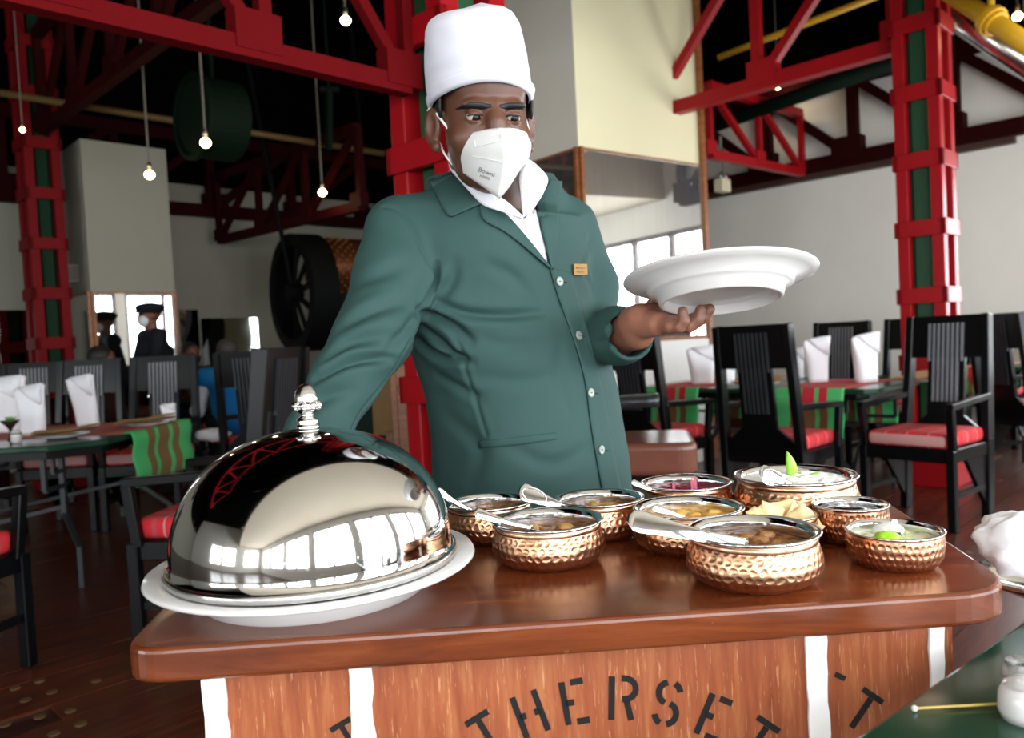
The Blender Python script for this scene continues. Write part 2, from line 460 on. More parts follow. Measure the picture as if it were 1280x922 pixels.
# ================================================================== trusses
def truss(p0, p1, h, n, label, w=.09, m=M_red, lean=1, h1=None, dbl=False, gus=.2):
    """bottom chord p0-p1 at its height, posts and diagonals above; lean=+1: diagonals rise towards p1"""
    p0 = Vector(p0); p1 = Vector(p1); h1 = h if h1 is None else h1
    root = thing('roof_truss', p0, label, 'truss', 'red steel roof trusses')
    d = (p1 - p0) / n; dn = d.normalized()
    wpart('bottom_chord', B().beam(p0, p1, w, w * 1.1), m, root)
    wpart('top_chord', B().beam(p0 + Z * h, p1 + Z * h1, w, w * 1.1), m, root)
    for i in range(n + 1):
        q = p0 + d * i; hh = lerp(h, h1, i / n)
        wpart('post', B().beam(q, q + Z * hh, w * .75, w * .75, up=dn), m, root)
        wpart('gusset_plate', B().box(q + Z * (gus * .35) + dn * (gus * .2 * lean * (1 if i < n else -1)), (gus, w * 1.15, gus * .8), dn), m, root)
    for i in range(n):
        a = p0 + d * (i if lean > 0 else i + 1); c = p0 + d * (i + 1 if lean > 0 else i)
        hh = lerp(h, h1, (i + (1 if lean > 0 else 0)) / n)
        wpart('diagonal', B().beam(a, c + Z * hh, w * .7, w * .7), m, root)
    return root
def along(p, px, direction):
    """distance from plan point p along a direction until it shows at pixel column px (mid height)"""
    t = (px - 640) / FPX + .0
    return (p.x - t * p.y) / (t * direction.y - direction.x)
zt1 = P(505, 112, 3.27).z
a0, b0 = (C1.x + C1.y) * S2, (C1.y - C1.x) * S2
truss(G(a0 - .22, b0, zt1), G(a0 - .22 - 3.1, b0, zt1), .85, 5, 'bright red truss running from the central column to the upper left', lean=1, w=.062, gus=.17, m=M_red2)
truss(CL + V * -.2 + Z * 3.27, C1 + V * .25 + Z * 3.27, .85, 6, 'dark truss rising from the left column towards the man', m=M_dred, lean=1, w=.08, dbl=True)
zt3 = P(1128, 42, 5.5).z
ar, br = (CR.x + CR.y) * S2, (CR.y - CR.x) * S2
truss(G(ar, br + .18, zt3), G(ar, br + 3.3, zt3), 1.15, 3, 'red truss between the right column and the cream pillar', lean=-1, w=.1, gus=.24)
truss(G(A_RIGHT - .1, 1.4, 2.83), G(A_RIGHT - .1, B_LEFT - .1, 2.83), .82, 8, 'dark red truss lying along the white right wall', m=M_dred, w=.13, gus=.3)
truss(P(888, 193, 7.35), P(1003, 216, 8.55), .62, 2, 'small bright red truss between cream pillar and right wall', w=.075, lean=-1, gus=.16)
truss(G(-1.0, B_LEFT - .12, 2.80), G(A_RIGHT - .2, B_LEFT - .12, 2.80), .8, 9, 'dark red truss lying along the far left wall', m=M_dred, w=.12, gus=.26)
truss(P(275, 300, 9.1), P(452, 257, 7.3), .7, 3, 'dim short truss above the spoked wheel', m=M_dred, w=.08, gus=.16)
# ledge under the right wall truss
whole('wall_ledge', wall_box(A_RIGHT - .1, A_RIGHT, 1.86, B_LEFT - .1, 2.70, 2.78), mat('ledge_wood', '3c2218', .6), G(A_RIGHT - .05, 4, 2.74), 'dark brown ledge on the right wall under the truss', 'ledge')

# ================================================================== mirror pillars
def mirror_pillar(c0, d1, w1, d2, w2, mz0, mz1, label, m1, m2, frame=.03, mm=None, sides=(1, 1), top=ROOF_Z - .02):
    """near corner c0; face 1 runs along d1, face 2 along d2; mirror between mz0 and mz1"""
    d1 = d1.normalized(); d2 = d2.normalized()
    root = thing('mirror_pillar', (c0.x, c0.y, 0), label, 'pillar')
    H = top
    poly = [c0, c0 + d1 * w1, c0 + d1 * w1 + d2 * w2, c0 + d2 * w2]
    ccw = (d1.cross(d2)).z > 0
    pl = [(p.x - c0.x, p.y - c0.y) for p in (poly if ccw else poly[::-1])]
    b = B().prism(pl, 0, H)
    o = build('body', b, m1, root)
    me = o.data; me.materials.append(m2)
    for p in me.polygons:
        if abs(p.normal.dot(d1)) > .8 and abs(p.normal.z) < .1: p.material_index = 1
    for d, w, n, on in ((d1, w1, None, sides[0]), (d2, w2, None, sides[1])):
        if not on: continue
        nrm = (Z.cross(d)); oth = d2 if d is d1 else d1
        if nrm.dot(oth) > 0: nrm = -nrm
        c = d * (w / 2) + nrm * .012
        mo = build('mirror_panel', B().box(c + Z * (mz0 + mz1) / 2, (w - 2 * frame, .012, mz1 - mz0), d), mm or M_mirror_hazy, root)
        f = B()
        for s in (0, 1): f.beam(d * (frame / 2 + s * (w - frame)) + nrm * .014 + Z * (mz0 - .02), d * (frame / 2 + s * (w - frame)) + nrm * .014 + Z * (mz1 + .02), .03, frame, up=d)
        f.beam(nrm * .014 + Z * (mz1 + .006), d * w + nrm * .014 + Z * (mz1 + .006), .028, .016)
        f.beam(nrm * .014 + Z * (mz0 - .015), d * w + nrm * .014 + Z * (mz0 - .015), .03, .03)
        build('mirror_frame', f, M_brownframe, root)
        for s in (.12, .88): build('mirror_screw', B().cyl(d * (w * s) + nrm * .017 + Z * (mz1 - .16), d * (w * s) + nrm * .022 + Z * (mz1 - .16), .010, n=10), M_steel2, root)
    # upright timber that runs up the far edge of face 1
    nrm = Z.cross(d1); nrm = -nrm if nrm.dot(d2) > 0 else nrm
    if top > 4: build('edge_batten', B().beam(d1 * (w1 - .02) + nrm * .02, d1 * (w1 - .02) + nrm * .02 + Z * H, .045, .05, up=d1), M_brownframe, root)
    return root
pc = P(733, 400, 6.3); pe = P(886, 400, 7.22)
zm1 = P(733, 186, 6.3).z; zm0 = 1.12
d1 = Vector((pe.x - pc.x, pe.y - pc.y, 0))
d2 = Vector((-d1.y, d1.x, 0)).normalized()
d2_sign = 0
pil = mirror_pillar(Vector((pc.x, pc.y, 0)), d1, d1.length, d2, 1.25, zm0, zm1, 'cream pillar with a framed mirror showing windows, behind the held plate', M_wall, M_cream)
for p in pil.children[0].data.polygons: p.material_index = 1 if abs(p.normal.dot(d2)) > .8 else 0
d1n = d1.normalized(); L1 = d1.length
pl_ = [d1n * -.01 - d2 * .03, d1n * (L1 + .01) - d2 * .03, d1n * (L1 + .01) + d2 * 1.26, d1n * -.01 + d2 * 1.26]
build('plinth', B().prism([(q.x, q.y) for q in pl_], 0, 1.085), M_white_paint, pil)
lc = P(117, 420, 7.55); le = P(222, 420, 8.1)
dl = Vector((le.x - lc.x, le.y - lc.y, 0))
mirror_pillar(Vector((lc.x, lc.y, 0)), dl, dl.length, Vector((-dl.y, dl.x, 0)), .72, .5, P(120, 366, 7.55).z, 'white pillar with tall mirror behind the man in the dark cap', M_wall_left, M_wall_left, mm=M_mirror, top=3.24)  # white pillar in the darkened wall colour, its shade painted in
# sheet mirrors on the left wall
for px0, px1, py0, py1, lab in ((-40, 48, 388, 470, 'wavy wall mirror at the far left edge'), (224, 247, 387, 480, 'narrow wavy wall mirror right of the man in the cap'), (250, 322, 398, 480, 'wide wavy wall mirror behind the seated diners')):
    def onwall(px, py):
        d = ray(px, py); n = V; o0 = Vector((0, 0, CAM_Z)); t = (B_LEFT - .03 - o0.dot(n)) / d.dot(n); return o0 + d * t
    p, q = onwall(px0, py0), onwall(px1, py0); zt = p.z; zb = .9
    c = (p + q) / 2; c.z = (zt + zb) / 2
    whole('wall_mirror', B().box(c, ((q - p).length * .98, .015, zt - zb), U), M_mirror_wavy, c, lab, 'mirror', 'sheet mirrors on the left wall')

# ================================================================== pipes and ducts
def pipe(p, q, r, m, label, cat, rings=(), name='pipe'):
    root = thing(name, Vector(p), label, cat)
    wpart('pipe_run', B().cyl(p, q, r, n=20), m, root, smooth=True)
    for t in rings:
        c = Vector(p).lerp(Vector(q), t); d = (Vector(q) - Vector(p)).normalized()
        wpart('coupling', B().cyl(c - d * r * .9, c + d * r * .9, r * 1.35, n=20).cyl(c - d * r * .35, c + d * r * .35, r * 1.6, n=20), m, root)
        wpart('hanger_rod', B().cyl(c, (c.x, c.y, ROOF_Z), .02, n=8), m, root)
    return root
pipe(P(1180, -14, 5.2), P(1320, 80, 4.5), .055, M_yellow, 'thick yellow pipe at the upper right', 'pipe', (.46,))
pipe(P(1100, -40, 6.3), P(1330, 110, 5.3), .085, M_steel2, 'shiny silver duct below the yellow pipe', 'duct', name='duct')
pipe(P(898, 72, 7.6), P(1130, -18, 6.6), .028, M_yellow, 'thin yellow pipe under the dark roof on the right', 'pipe')
pipe(P(0, 116, 6.6), P(480, 192, 8.0), .030, mat('dull_yellow_paint', '54401a', .6), 'thin dull yellow pipe across the dark ceiling at left', 'pipe')
pipe(P(890, 158, 8.2), P(1135, 72, 7.2), .07, MATS['fan_green'] if 'fan_green' in MATS else mat('fan_green', '07150c', .7, Specular_IOR_Level=.08), 'dark green beam pipe under the roof at right', 'beam')  # green taken near black, dim light under the roof put into the colour
# green fan casing hanging in the dark
fc = P(268, 150, 6.4)
root = thing('fan_casing', fc, 'dark green round fan casing hanging behind the pendant lamps', 'fan')
wpart('casing', B().cyl(fc - U * .16, fc + U * .16, .31, n=32), mat('fan_green', '07150c', .7), root, smooth=False)
wpart('flange', B().lathe([(.30, -.02), (.335, -.02), (.335, .02), (.30, .02)], 32, M=Matrix.Translation(fc - U * .17) @ U.to_track_quat('Z', 'Y').to_matrix().to_4x4(), closed=True), MATS['fan_green'], root)
wpart('hanger', B().cyl(fc, (fc.x, fc.y, ROOF_Z), .02, n=8), MATS['fan_green'], root)
fc = P(411, 150, 7.2)
root = thing('hanging_bracket', fc, 'thin green bracket hanging between two pendant lamps', 'bracket')
wpart('arm', B().beam(P(411, 187, 7.2), P(411, 112, 7.2), .05, .05, up=U), MATS['fan_green'], root)
wpart('cross_arm', B().beam(P(400, 112, 7.2), P(424, 112, 7.2), .04, .04), MATS['fan_green'], root)
wpart('rod', B().cyl(P(411, 112, 7.2), (P(411, 112, 7.2).x, 7.2, ROOF_Z), .012, n=8), MATS['fan_green'], root)

# ================================================================== pendant lamps
def pendant(px, py, Y, label, s=1.0, cable=True):
    c = P(px, py, Y)
    root = thing('pendant_lamp', c, label, 'lamp', 'small pendant bulbs')
    r = .036 * s
    wpart('bulb', B().lathe([(0, -r * .95), (r * .5, -r * .85), (r * .88, -r * .5), (r, 0), (r * .75, r * .45), (r * .4, r * .7), (0, r * .75)], 20, c=c), M_bulb, root, smooth=True)
    wpart('socket', B().lathe([(0, r * .5), (r * .48, r * .5), (r * .44, r * 2.3), (r * .2, r * 2.6), (0, r * 2.6)], 16, c=c), M_chrome, root, smooth=True)
    if cable: wpart('cable', B().cyl(c + Z * r * 2.5, (c.x, c.y, ROOF_Z), .008 * s, n=8), M_cable, root)
    ld = bpy.data.lights.new('pendant_glow', 'POINT'); ld.energy = 2.0; ld.color = (1, .78, .45); ld.shadow_soft_size = .03
    lo = bpy.data.objects.new('pendant_glow', ld); COL.objects.link(lo); lo.parent = root; lo.location = (0, 0, -r * 2)
    return root
pendant(257, 178, 5.6, 'pendant lamp in front of the green fan casing')
pendant(187, 218, 6.2, 'pendant lamp hanging before the far white pillar')
pendant(403, 240, 7.3, 'lowest pendant lamp, above the spoked wheel')
pendant(493, 208, 5.4, 'pendant lamp just left of the central red column')
pendant(432, 25, 6.0, 'high pendant lamp above the bright red truss')
pendant(28, 162, 6.0, 'dim pendant lamp beside the left column', .5)
pendant(972, 108, 8.5, 'small ceiling lamp seen through the right trusses', .9)
pendant(1272, 20, 5.6, 'ceiling lamp beside the yellow pipe', .9)
o_hid = P(712, 228, 5.6)
pendant(640, -120, 7.2, 'pendant lamp high above the man, above the frame') if False else None

# ================================================================== small wall fixtures
c = P(903, 232, 8.2)
root = thing('emergency_light', c, 'small cream emergency lamp box beside the cream pillar', 'lamp')
wpart('case', B().box(c, (.17, .10, .13), U), mat('cream_plastic', 'cfc6a8', .5), root, bevel=.01)
for s_ in (-.05, .05): wpart('lamp_head', B().lathe([(0, -.02), (.03, -.015), (.04, .02), (.03, .022), (0, .015)], 16, M=Matrix.Translation(c + U * s_ + Z * .09 - V * .02) @ (-V).to_track_quat('Z', 'Y').to_matrix().to_4x4()), M_steel, root, smooth=True)
wpart('bracket', B().beam(c + Z * .06, c + Z * .50, .02, .02, up=U), M_steel2, root)
c = P(90, 342, 7.75)
root = thing('wall_speaker', c, 'small pale speaker on the wall beside the left column', 'speaker')
wpart('case', B().box(c, (.13, .10, .17), U), mat('grey_plastic', '8f8d84', .6), root, bevel=.01)
wpart('grille', B().box(c - V * .052, (.10, .006, .14), U), mat('grille_grey', '6a6860', .7), root)
wpart('mount', B().beam(c, c + V * 1.2, .03, .03), M_steel2, root) if False else None
# ================================================================== serving cart
CT = .86
def cart_wood():
    t = NT('cart_top_wood'); co = t.coord(scale=(1.6, 13, 13))
    g = t.noise(co, 2.6, 6, .6, .8); f = t.noise(co, 22, 4, .7)
    c = t.ramp(g, [(.25, '4a2010'), (.5, '6b3319'), (.75, '864826')])
    s = t.noise(t.coord(scale=(5, 5, 5)), 6, 5, .7)
    c = t.mix(t.math('MULTIPLY', f, .4), c, '46200f')
    c = t.mix(t.math('MULTIPLY', t.math('GREATER_THAN', s, .70), .18), c, 'b07a54')
    t.base(c); t.set(t.math('ADD', t.math('MULTIPLY', s, .22), .10), 0); t.bump(f, .08, .0006); return t.m
def ply_wood():
    t = NT('cart_plywood'); co = t.coord(scale=(26, 26, 2.2))
    g = t.noise(co, 3, 6, .65, .3); f = t.noise(t.coord(scale=(90, 90, 5)), 4, 3, .7)
    big = t.noise(t.coord(scale=(3, 3, 2)), 3, 3)
    c = t.ramp(g, [(.3, '7c3a1c'), (.5, '98512b'), (.7, 'b07244')])
    c = t.mix(t.math('MULTIPLY', big, .45), c, '7a3418')
    c = t.mix(t.math('MULTIPLY', t.math('GREATER_THAN', f, .63), .55), c, 'c99468')
    t.base(c); t.set(.5, 0); t.bump(f, .2, .0006); return t.m
M_cart = cart_wood(); M_ply = ply_wood()
M_stencil = mat('black_stencil_paint', '0a0807', .85, var=.25, scale=60)
def rounded(poly, rad, n=8):
    out = []
    m = len(poly)
    for i in range(m):
        p = Vector((*poly[i], 0)); a = Vector((*poly[i - 1], 0)); c = Vector((*poly[(i + 1) % m], 0)); r = rad[i]
        d0 = (a - p).normalized(); d1 = (c - p).normalized()
        for k in range(n + 1):
            t = k / n; q = (p + d0 * r) * (1 - t) ** 2 + p * 2 * t * (1 - t) + (p + d1 * r) * t * t
            out.append((q.x, q.y))
    return out
cart = thing('serving_cart', (.06, 1.05, 0), 'varnished wooden serving cart with black stencilled lettering and white battens', 'cart')
CO = cart.location
top_poly = rounded([(-.408, .790), (.530, .838), (.605, 1.34), (-.47, 1.33)], [.045, .075, .06, .05])
wpart('tabletop', B().prism(top_poly, CT - .036, CT), M_cart, cart, bevel=.0055, segs=3)
fp0, fp1 = Vector((-.334, .832, 0)), Vector((.480, .876, 0))
fd = (fp1 - fp0).normalized(); fn = Vector((fd.y, -fd.x, 0)); fl = (fp1 - fp0).length
cz0, cz1 = .14, CT - .036
def plane_pt(px, py):                       # point of the front board seen at a pixel
    d = ray(px, py); o0 = Vector((0, 0, CAM_Z)); return o0 + d * ((fp0 - o0).dot(fn) / d.dot(fn))
def fs(px, py): return (plane_pt(px, py) - fp0).dot(fd)
bars = [(fs(257, 900), fs(286, 900)), (fs(440, 900), fs(468, 900)), (fs(1009, 880), fs(1034, 880)), (fs(1161, 830), fs(1179, 830))]
for i in range(3):
    s0, s1 = bars[i][0] if i == 0 else (bars[i][0] + bars[i][1]) / 2, (bars[i + 1][0] + bars[i + 1][1]) / 2 if i < 2 else bars[3][1]
    c = fp0 + fd * ((s0 + s1) / 2) - fn * .008 + Z * (cz0 + cz1) / 2
    wpart('front_panel', B().box(c, (s1 - s0 - .002, .016, cz1 - cz0), fd), M_ply, cart)
for s0, s1 in bars:
    lft, rgt = [], []
    for k in range(41):
        z = lerp(cz0, cz1 - .002, k / 40)
        lft.append((s0 + random.uniform(-.0011, .0011), z)); rgt.append((s1 + random.uniform(-.0016, .0016), z))
    M = Matrix((fd, Z, fn)).transposed().to_4x4(); M.translation = fp0
    bb_ = B()
    for k in range(40): bb_.prism([lft[k], rgt[k], rgt[k + 1], lft[k + 1]], .0002, .004, M)
    wpart('white_batten', bb_, M_white_paint, cart)
bl, br_ = Vector((-.36, 1.30, 0)), Vector((.495, 1.31, 0))
for p, q in ((fp0, bl), (bl, br_), (br_, fp1)):
    d = (q - p).normalized(); c = (p + q) / 2 + Z * (cz0 + cz1) / 2
    wpart('side_panel', B().box(c + Z.cross(d) * -.01, ((q - p).length - .02, .016, cz1 - cz0), d), M_ply, cart)
wpart('bottom_board', B().prism([(fp0.x, fp0.y), (fp1.x, fp1.y), (br_.x, br_.y), (bl.x, bl.y)], cz0 - .02, cz0), M_ply, cart)
for x, y in ((-.28, .90), (.42, .93), (.48, 1.26), (-.33, 1.24)):
    w = build('caster', B().cyl((x - .014 - CO.x, y - CO.y, .05), (x + .014 - CO.x, y - CO.y, .05), .05, n=20), mat('black_rubber', '151515', .7), cart)
    build('fork', B().box((x - CO.x, y - CO.y, .1), (.045, .03, .05)), M_steel2, w)
# stencil lettering: strokes in letter units (x right, y up, height 1)
def arcs(cx, cy, r, a0, a1, n=8): return [(cx + r * math.cos(R(lerp(a0, a1, i / n))), cy + r * math.sin(R(lerp(a0, a1, i / n)))) for i in range(n + 1)]
GLY = {'T': [[(-.30, .46), (.30, .46)], [(0, .38), (0, -.5)]],
       'H': [[(-.26, .5), (-.26, -.5)], [(.26, .5), (.26, -.5)], [(-.26, 0), (-.10, 0)], [(.26, 0), (.10, 0)]],
       'E': [[(-.22, .5), (-.22, -.5)], [(-.02, .46), (.28, .46)], [(-.22, 0), (.0, 0)], [(-.02, -.46), (.28, -.46)]],
       'R': [[(-.24, .5), (-.24, -.5)], [(-.02, .46), (.06, .46)] + arcs(.08, .22, .235, 80, -85) + [(.0, -.02)], [(.10, -.04), (.22, -.5)]],
       'S': [arcs(0, .24, .25, 110, 255), arcs(0, .24, .25, 70, 15, 5), arcs(0, -.24, .25, 75, -75), arcs(0, -.24, .25, 250, 195, 5)],
       '-': [[(-.15, .46), (.15, .46)]]}
def glyph(ch, px, py, rot, hpx, thick=.145):
    """one painted letter on the front board"""
    c = plane_pt(px, py); e1 = plane_pt(px + 1, py) - c; e2 = plane_pt(px, py - 1) - c
    a = R(rot); ex = (e1 * math.cos(a) - e2 * math.sin(a)); ey = (e1 * math.sin(a) + e2 * math.cos(a))
    b = B(); sc = hpx
    for st in GLY[ch]:
        pts = [Vector((*p, 0)) for p in st]
        L, Rr = [], []
        for i, p in enumerate(pts):
            t = (pts[min(i + 1, len(pts) - 1)] - pts[max(i - 1, 0)]).normalized(); nn = Vector((-t.y, t.x, 0)) * thick / 2
            L.append(p + nn); Rr.append(p - nn)
        w = lambda q: c + (ex * q.x + ey * q.y) * sc + fn * .0006
        rows = [[w(q) for q in L], [w(q) for q in Rr]]
        b.grid(rows, flip=False)
    o = wpart('stencil_letter', b, M_stencil, cart, solid=.0006)
for ch, ang in zip('HETHERSETT', (-54, -43, -31.5, -20.5, -10, 1, 11.5, 22.5, 34, 45)):
    if abs(ang) < 40 or True:
        glyph(ch, 772 + 312 * math.sin(R(ang)), 1184 - 312 * math.cos(R(ang)), ang, 54)
glyph('T', 437, 924, -31, 48); glyph('T', 1078, 888, 34, 50); glyph('-', 1041, 864, 25, 46)

# ================================================================== cloche on platter
PC = Vector((-.252, .972, CT))
whole('oval_platter', B().lathe([(0, .006), (.125, .006), (.127, .0), (.133, .0), (.135, .012), (.15, .02), (.192, .031), (.195, .034), (.193, .038), (.15, .029), (.13, .02), (0, .018)], 96, c=PC), M_china, PC,
      'big round white china platter under the steel dome', 'platter', smooth=True)
def dome_steel():
    t = NT('dome_steel'); n = t.noise(t.coord(scale=(1, 1, 1)), 9, 4, .6); sc = t.noise(t.coord(scale=(6, 60, 30)), 6, 3, .7)
    t.base(t.mix(n, 'c9c8c6', 'dedddb')); t.set(t.math('ADD', t.math('MULTIPLY', t.math('GREATER_THAN', sc, .66), .12), .07), 1.0); return t.m
M_dome = dome_steel()
clo = thing('cloche', (PC.x, PC.y, CT + .036), 'mirror-polished steel cloche with acorn finial on the white platter', 'cloche')
RD, HD = .166, .138
prof = [(RD + .006, .0), (RD + .007, .004), (RD + .005, .008), (RD, .010), (RD, .022)]
for i in range(1, 33):
    t = i / 32 * math.pi / 2
    prof.append((RD * math.cos(t) ** .90 if i < 32 else 0, .022 + HD * math.sin(t) ** 1.0))
build('dome', B().lathe(prof, 128), M_dome, clo, smooth=True)
build('rolled_rim', B().lathe([(RD + .004 + .004 * math.cos(a * .785), .005 + .005 * math.sin(a * .785)) for a in range(8)], 96, closed=True), M_steel2, clo, smooth=True)
fz = .022 + HD - .001
fin = build('finial', B().lathe([(.0, 0), (.0135, 0), (.0145, .003), (.0135, .006), (.0125, .007), (.0135, .010), (.0125, .013), (.010, .015), (.0075, .018), (.0085, .020), (.0145, .024), (.0165, .029), (.0155, .0315)], 40), M_steel, clo, smooth=True)
build('acorn', B().lathe([(.0135, .031), (.0145, .035), (.0140, .041), (.0120, .047), (.0085, .0525), (.004, .0555), (0, .056)], 40), M_steel2, fin, smooth=True)
for k in range(8):
    a = k * math.pi / 4; build('acorn_leaf', B().ball((.0145 * math.cos(a), .0145 * math.sin(a), .029), (.0045, .0045, .0065), 8), M_steel, fin, smooth=True)
fin.location.z = fz
# ================================================================== hammered pots
def copper():
    t = NT('hammered_copper'); co = t.coord()
    n = t.noise(co, 30, 3)
    tc = t.n('ShaderNodeTexCoord'); sp = t.n('ShaderNodeSeparateXYZ'); t.l(tc.outputs['Object'], sp.inputs[0])
    wob = t.math('MULTIPLY', t.math('SUBTRACT', t.noise(co, 60, 2), .5), .9)
    row = t.math('ADD', t.math('DIVIDE', sp.outputs[2], .0088), wob)
    ang = t.math('MULTIPLY', t.math('ARCTAN2', sp.outputs[1], sp.outputs[0]), 44 / (2 * math.pi))
    ang = t.math('ADD', t.math('ADD', ang, t.math('MULTIPLY', t.math('FLOOR', row), .5)), wob)
    fx = t.math('SUBTRACT', t.math('FRACT', ang), .5); fy = t.math('SUBTRACT', t.math('FRACT', row), .5)
    r2 = t.math('ADD', t.math('MULTIPLY', fx, fx), t.math('MULTIPLY', fy, fy))
    dim = t.math('MINIMUM', t.math('MULTIPLY', r2, 5.5), 1.0)
    t.base(t.mix(n, 'bd8460', 'e0b390')); t.set(t.math('ADD', t.math('MULTIPLY', n, .18), .20), 1.0)
    t.bump(dim, .6, .0014); return t.m
M_copper = copper()
M_copper_s = mat('smooth_copper', 'cfa083', .24, 1.0, var=.1, scale=20)
def pot_profile(Rr, H, straight=False):
    if straight:
        return [(0, .0), (Rr * .72, 0), (Rr * .86, .004), (Rr * .95, H * .3), (Rr * .985, H * .7), (Rr * .97, H * .9)]
    return [(0, 0), (Rr * .60, 0), (Rr * .78, H * .04), (Rr * .93, H * .16), (Rr * 1.0, H * .34), (Rr * .995, H * .52), (Rr * .955, H * .70), (Rr * .93, H * .80)]
def pot(x, y, Rr, H, label, straight=False, n=56):
    root = thing('copper_pot', (x, y, CT), label, 'pot', 'hammered copper pots on the cart')
    pr = pot_profile(Rr, H, straight)
    build('body', B().lathe(pr, n), M_copper, root, smooth=True)
    r1 = pr[-1][0]; z1_ = pr[-1][1]
    if not straight: build('neck', B().lathe([(r1, z1_), (r1 * 1.015, z1_ + H * .06), (r1, z1_ + H * .10), (r1 * .985, H * .93)], n), M_copper_s, root, smooth=True)
    else: build('neck', B().lathe([(r1, z1_), (r1, H * .95)], n), M_copper_s, root, smooth=True)
    ro = Rr * (.985 if not straight else 1.0)
    build('steel_rim', B().lathe([(r1 * .97, H * .90), (ro, H * .955), (ro * 1.005, H * .98), (ro * .995, H), (ro * .95, H * 1.0), (r1 * .93, H * .955), (r1 * .905, H * .88)], n), M_steel, root, smooth=True)
    build('steel_lining', B().lathe([(r1 * .93, H * .955), (r1 * .90, H * .86), (r1 * .93, H * .6), (r1 * .9, H * .3), (r1 * .6, H * .14), (0, H * .12)], n), M_steel, root, smooth=True)
    return root
def food(name, x, y, r, z, m, label, cat, amp=.003, sc=55, dome=.0, n=26, seed=0):
    """lumpy surface of food filling a pot"""
    b = B(); rows = []
    vs = [(0, 0)] + [(r * (i + 1) / n * math.cos(2 * math.pi * k / 48), r * (i + 1) / n * math.sin(2 * math.pi * k / 48)) for i in range(n) for k in range(48)]
    def hgt(px, py):
        q = Vector((px * sc + seed * 7.3, py * sc, seed)); rr = (px * px + py * py) / r / r
        return z + amp * (mnoise.noise(q) + .6 * mnoise.noise(q * 2.3)) * (1 - rr ** 6) + dome * (1 - rr)
    top = [Vector((px + x, py + y, hgt(px, py))) for px, py in vs]
    fs_ = [(0, 1 + k, 1 + (k + 1) % 48) for k in range(48)]
    for i in range(n - 1):
        for k in range(48):
            a = 1 + i * 48 + k; c = 1 + i * 48 + (k + 1) % 48; fs_.append((a, a + 48, c + 48, c))
    base = len(top); top += [Vector((px * .9 + x, py * .9 + y, z - .012)) for px, py in vs[-48:]]
    for k in range(48):
        a = base - 48 + k; c = base - 48 + (k + 1) % 48; fs_.append((a, base + k, base + (k + 1) % 48, c))
    fs_.append(tuple(base + 47 - k for k in range(48)))
    b.add(top, fs_)
    o = whole(name, b, m, Vector((x, y, z - .012)), label, cat, smooth=True); o['kind'] = 'stuff'; return o
def sauce(name, c0, c1, c2, rough=.45):
    t = NT(name); n = t.noise(t.coord(), 70, 5, .7); t.base(t.ramp(n, [(.3, c0), (.5, c1), (.7, c2)])); t.set(rough, 0); t.bump(n, .5, .003); MATS[name] = t.m; return t.m
M_cur_br = sauce('brown_curry', '3a1c0c', '7c4a20', 'b98448'); M_cur_ye = sauce('yellow_curry', 'a8641c', 'd6a24a', 'efc97e')
M_beet = sauce('beetroot', '3d0616', '7a0d2e', 'b02450'); M_rice = sauce('white_rice', 'd9d8d0', 'f2f1ec', 'ffffff', .7)
M_salad = sauce('salad_mix', '8aa64a', 'd9dcae', 'f1efe4', .4); M_leaf = mat('leaf_green', '8cc43a', .4, var=.2, scale=60, Subsurface_Weight=.0)
M_lemon = mat('lime_green', '9cd02c', .35, var=.25, scale=90, bump=.6, bscale=120); M_pap = mat('papadam', 'ecd29c', .7, var=.15, scale=60, bump=.6, bscale=90)
HP = .056
pots = {}
for key, px, y, Rr, H, lab, st in (
    ('A', 612, 1.178, .067, HP, 'copper pot of curry nearest the steel dome, in the back row', False),
    ('B', 684, 1.040, .074, HP, 'copper pot standing alone in front, between dome and the other pots', False),
    ('C', 750, 1.165, .067, HP, 'copper pot with a looped spoon handle leaning over its left rim', False),
    ('D', 860, 1.250, .073, HP, 'copper pot of red beetroot in the back row', False),
    ('E', 861, 1.072, .075, HP, 'copper pot of yellow curry behind the front pot', False),
    ('F', 940, .915, .0765, HP + .004, 'copper pot nearest the camera with a broad spoon handle', False),
    ('G', 996, 1.205, .091, HP + .012, 'largest copper pot, filled with white rice and green leaves', False),
    ('H', 981, 1.062, .044, .042, 'small copper pot of papadams half hidden behind the front pot', False),
    ('I', 1063, 1.068, .049, .050, 'small copper pot of dark liquid right of the papadams', True),
    ('J', 1117, .953, .0555, .042, 'small straight-sided copper bowl of salad at the right end', True)):
    x = P(px, 650, y).x
    pots[key] = (x, y, Rr, H); pot(x, y, Rr, H, lab, st)
def pz(k, f): return CT + pots[k][3] * f
def pf(k, f=.88): return pots[k][2] * f
food('curry_filling', *pots['A'][:2], pf('A', .85), pz('A', .72), M_cur_br, 'brown curry in the pot nearest the dome', 'curry', seed=1)
food('curry_filling', *pots['B'][:2], pf('B', .85), pz('B', .70), M_cur_br, 'brown curry in the lone front pot beside the dome', 'curry', seed=2)
food('curry_filling', *pots['C'][:2], pf('C', .85), pz('C', .72), M_cur_br, 'brown curry in the pot with the looped spoon', 'curry', seed=3)
food('beetroot_filling', *pots['D'][:2], pf('D', .85), pz('D', .76), M_beet, 'shredded red beetroot filling a back-row pot', 'beetroot', seed=4, amp=.004)
food('curry_filling', *pots['E'][:2], pf('E', .85), pz('E', .74), M_cur_ye, 'yellow curry in the middle pot', 'curry', seed=5)
food('curry_filling', *pots['F'][:2], pf('F', .85), pz('F', .70), M_cur_br, 'dark brown curry in the pot nearest the camera', 'curry', seed=6, amp=.006)
food('rice_filling', *pots['G'][:2], pf('G', .85), pz('G', .86), M_rice, 'white rice heaped in the largest pot', 'rice', amp=.004, sc=90, dome=.008, seed=7)
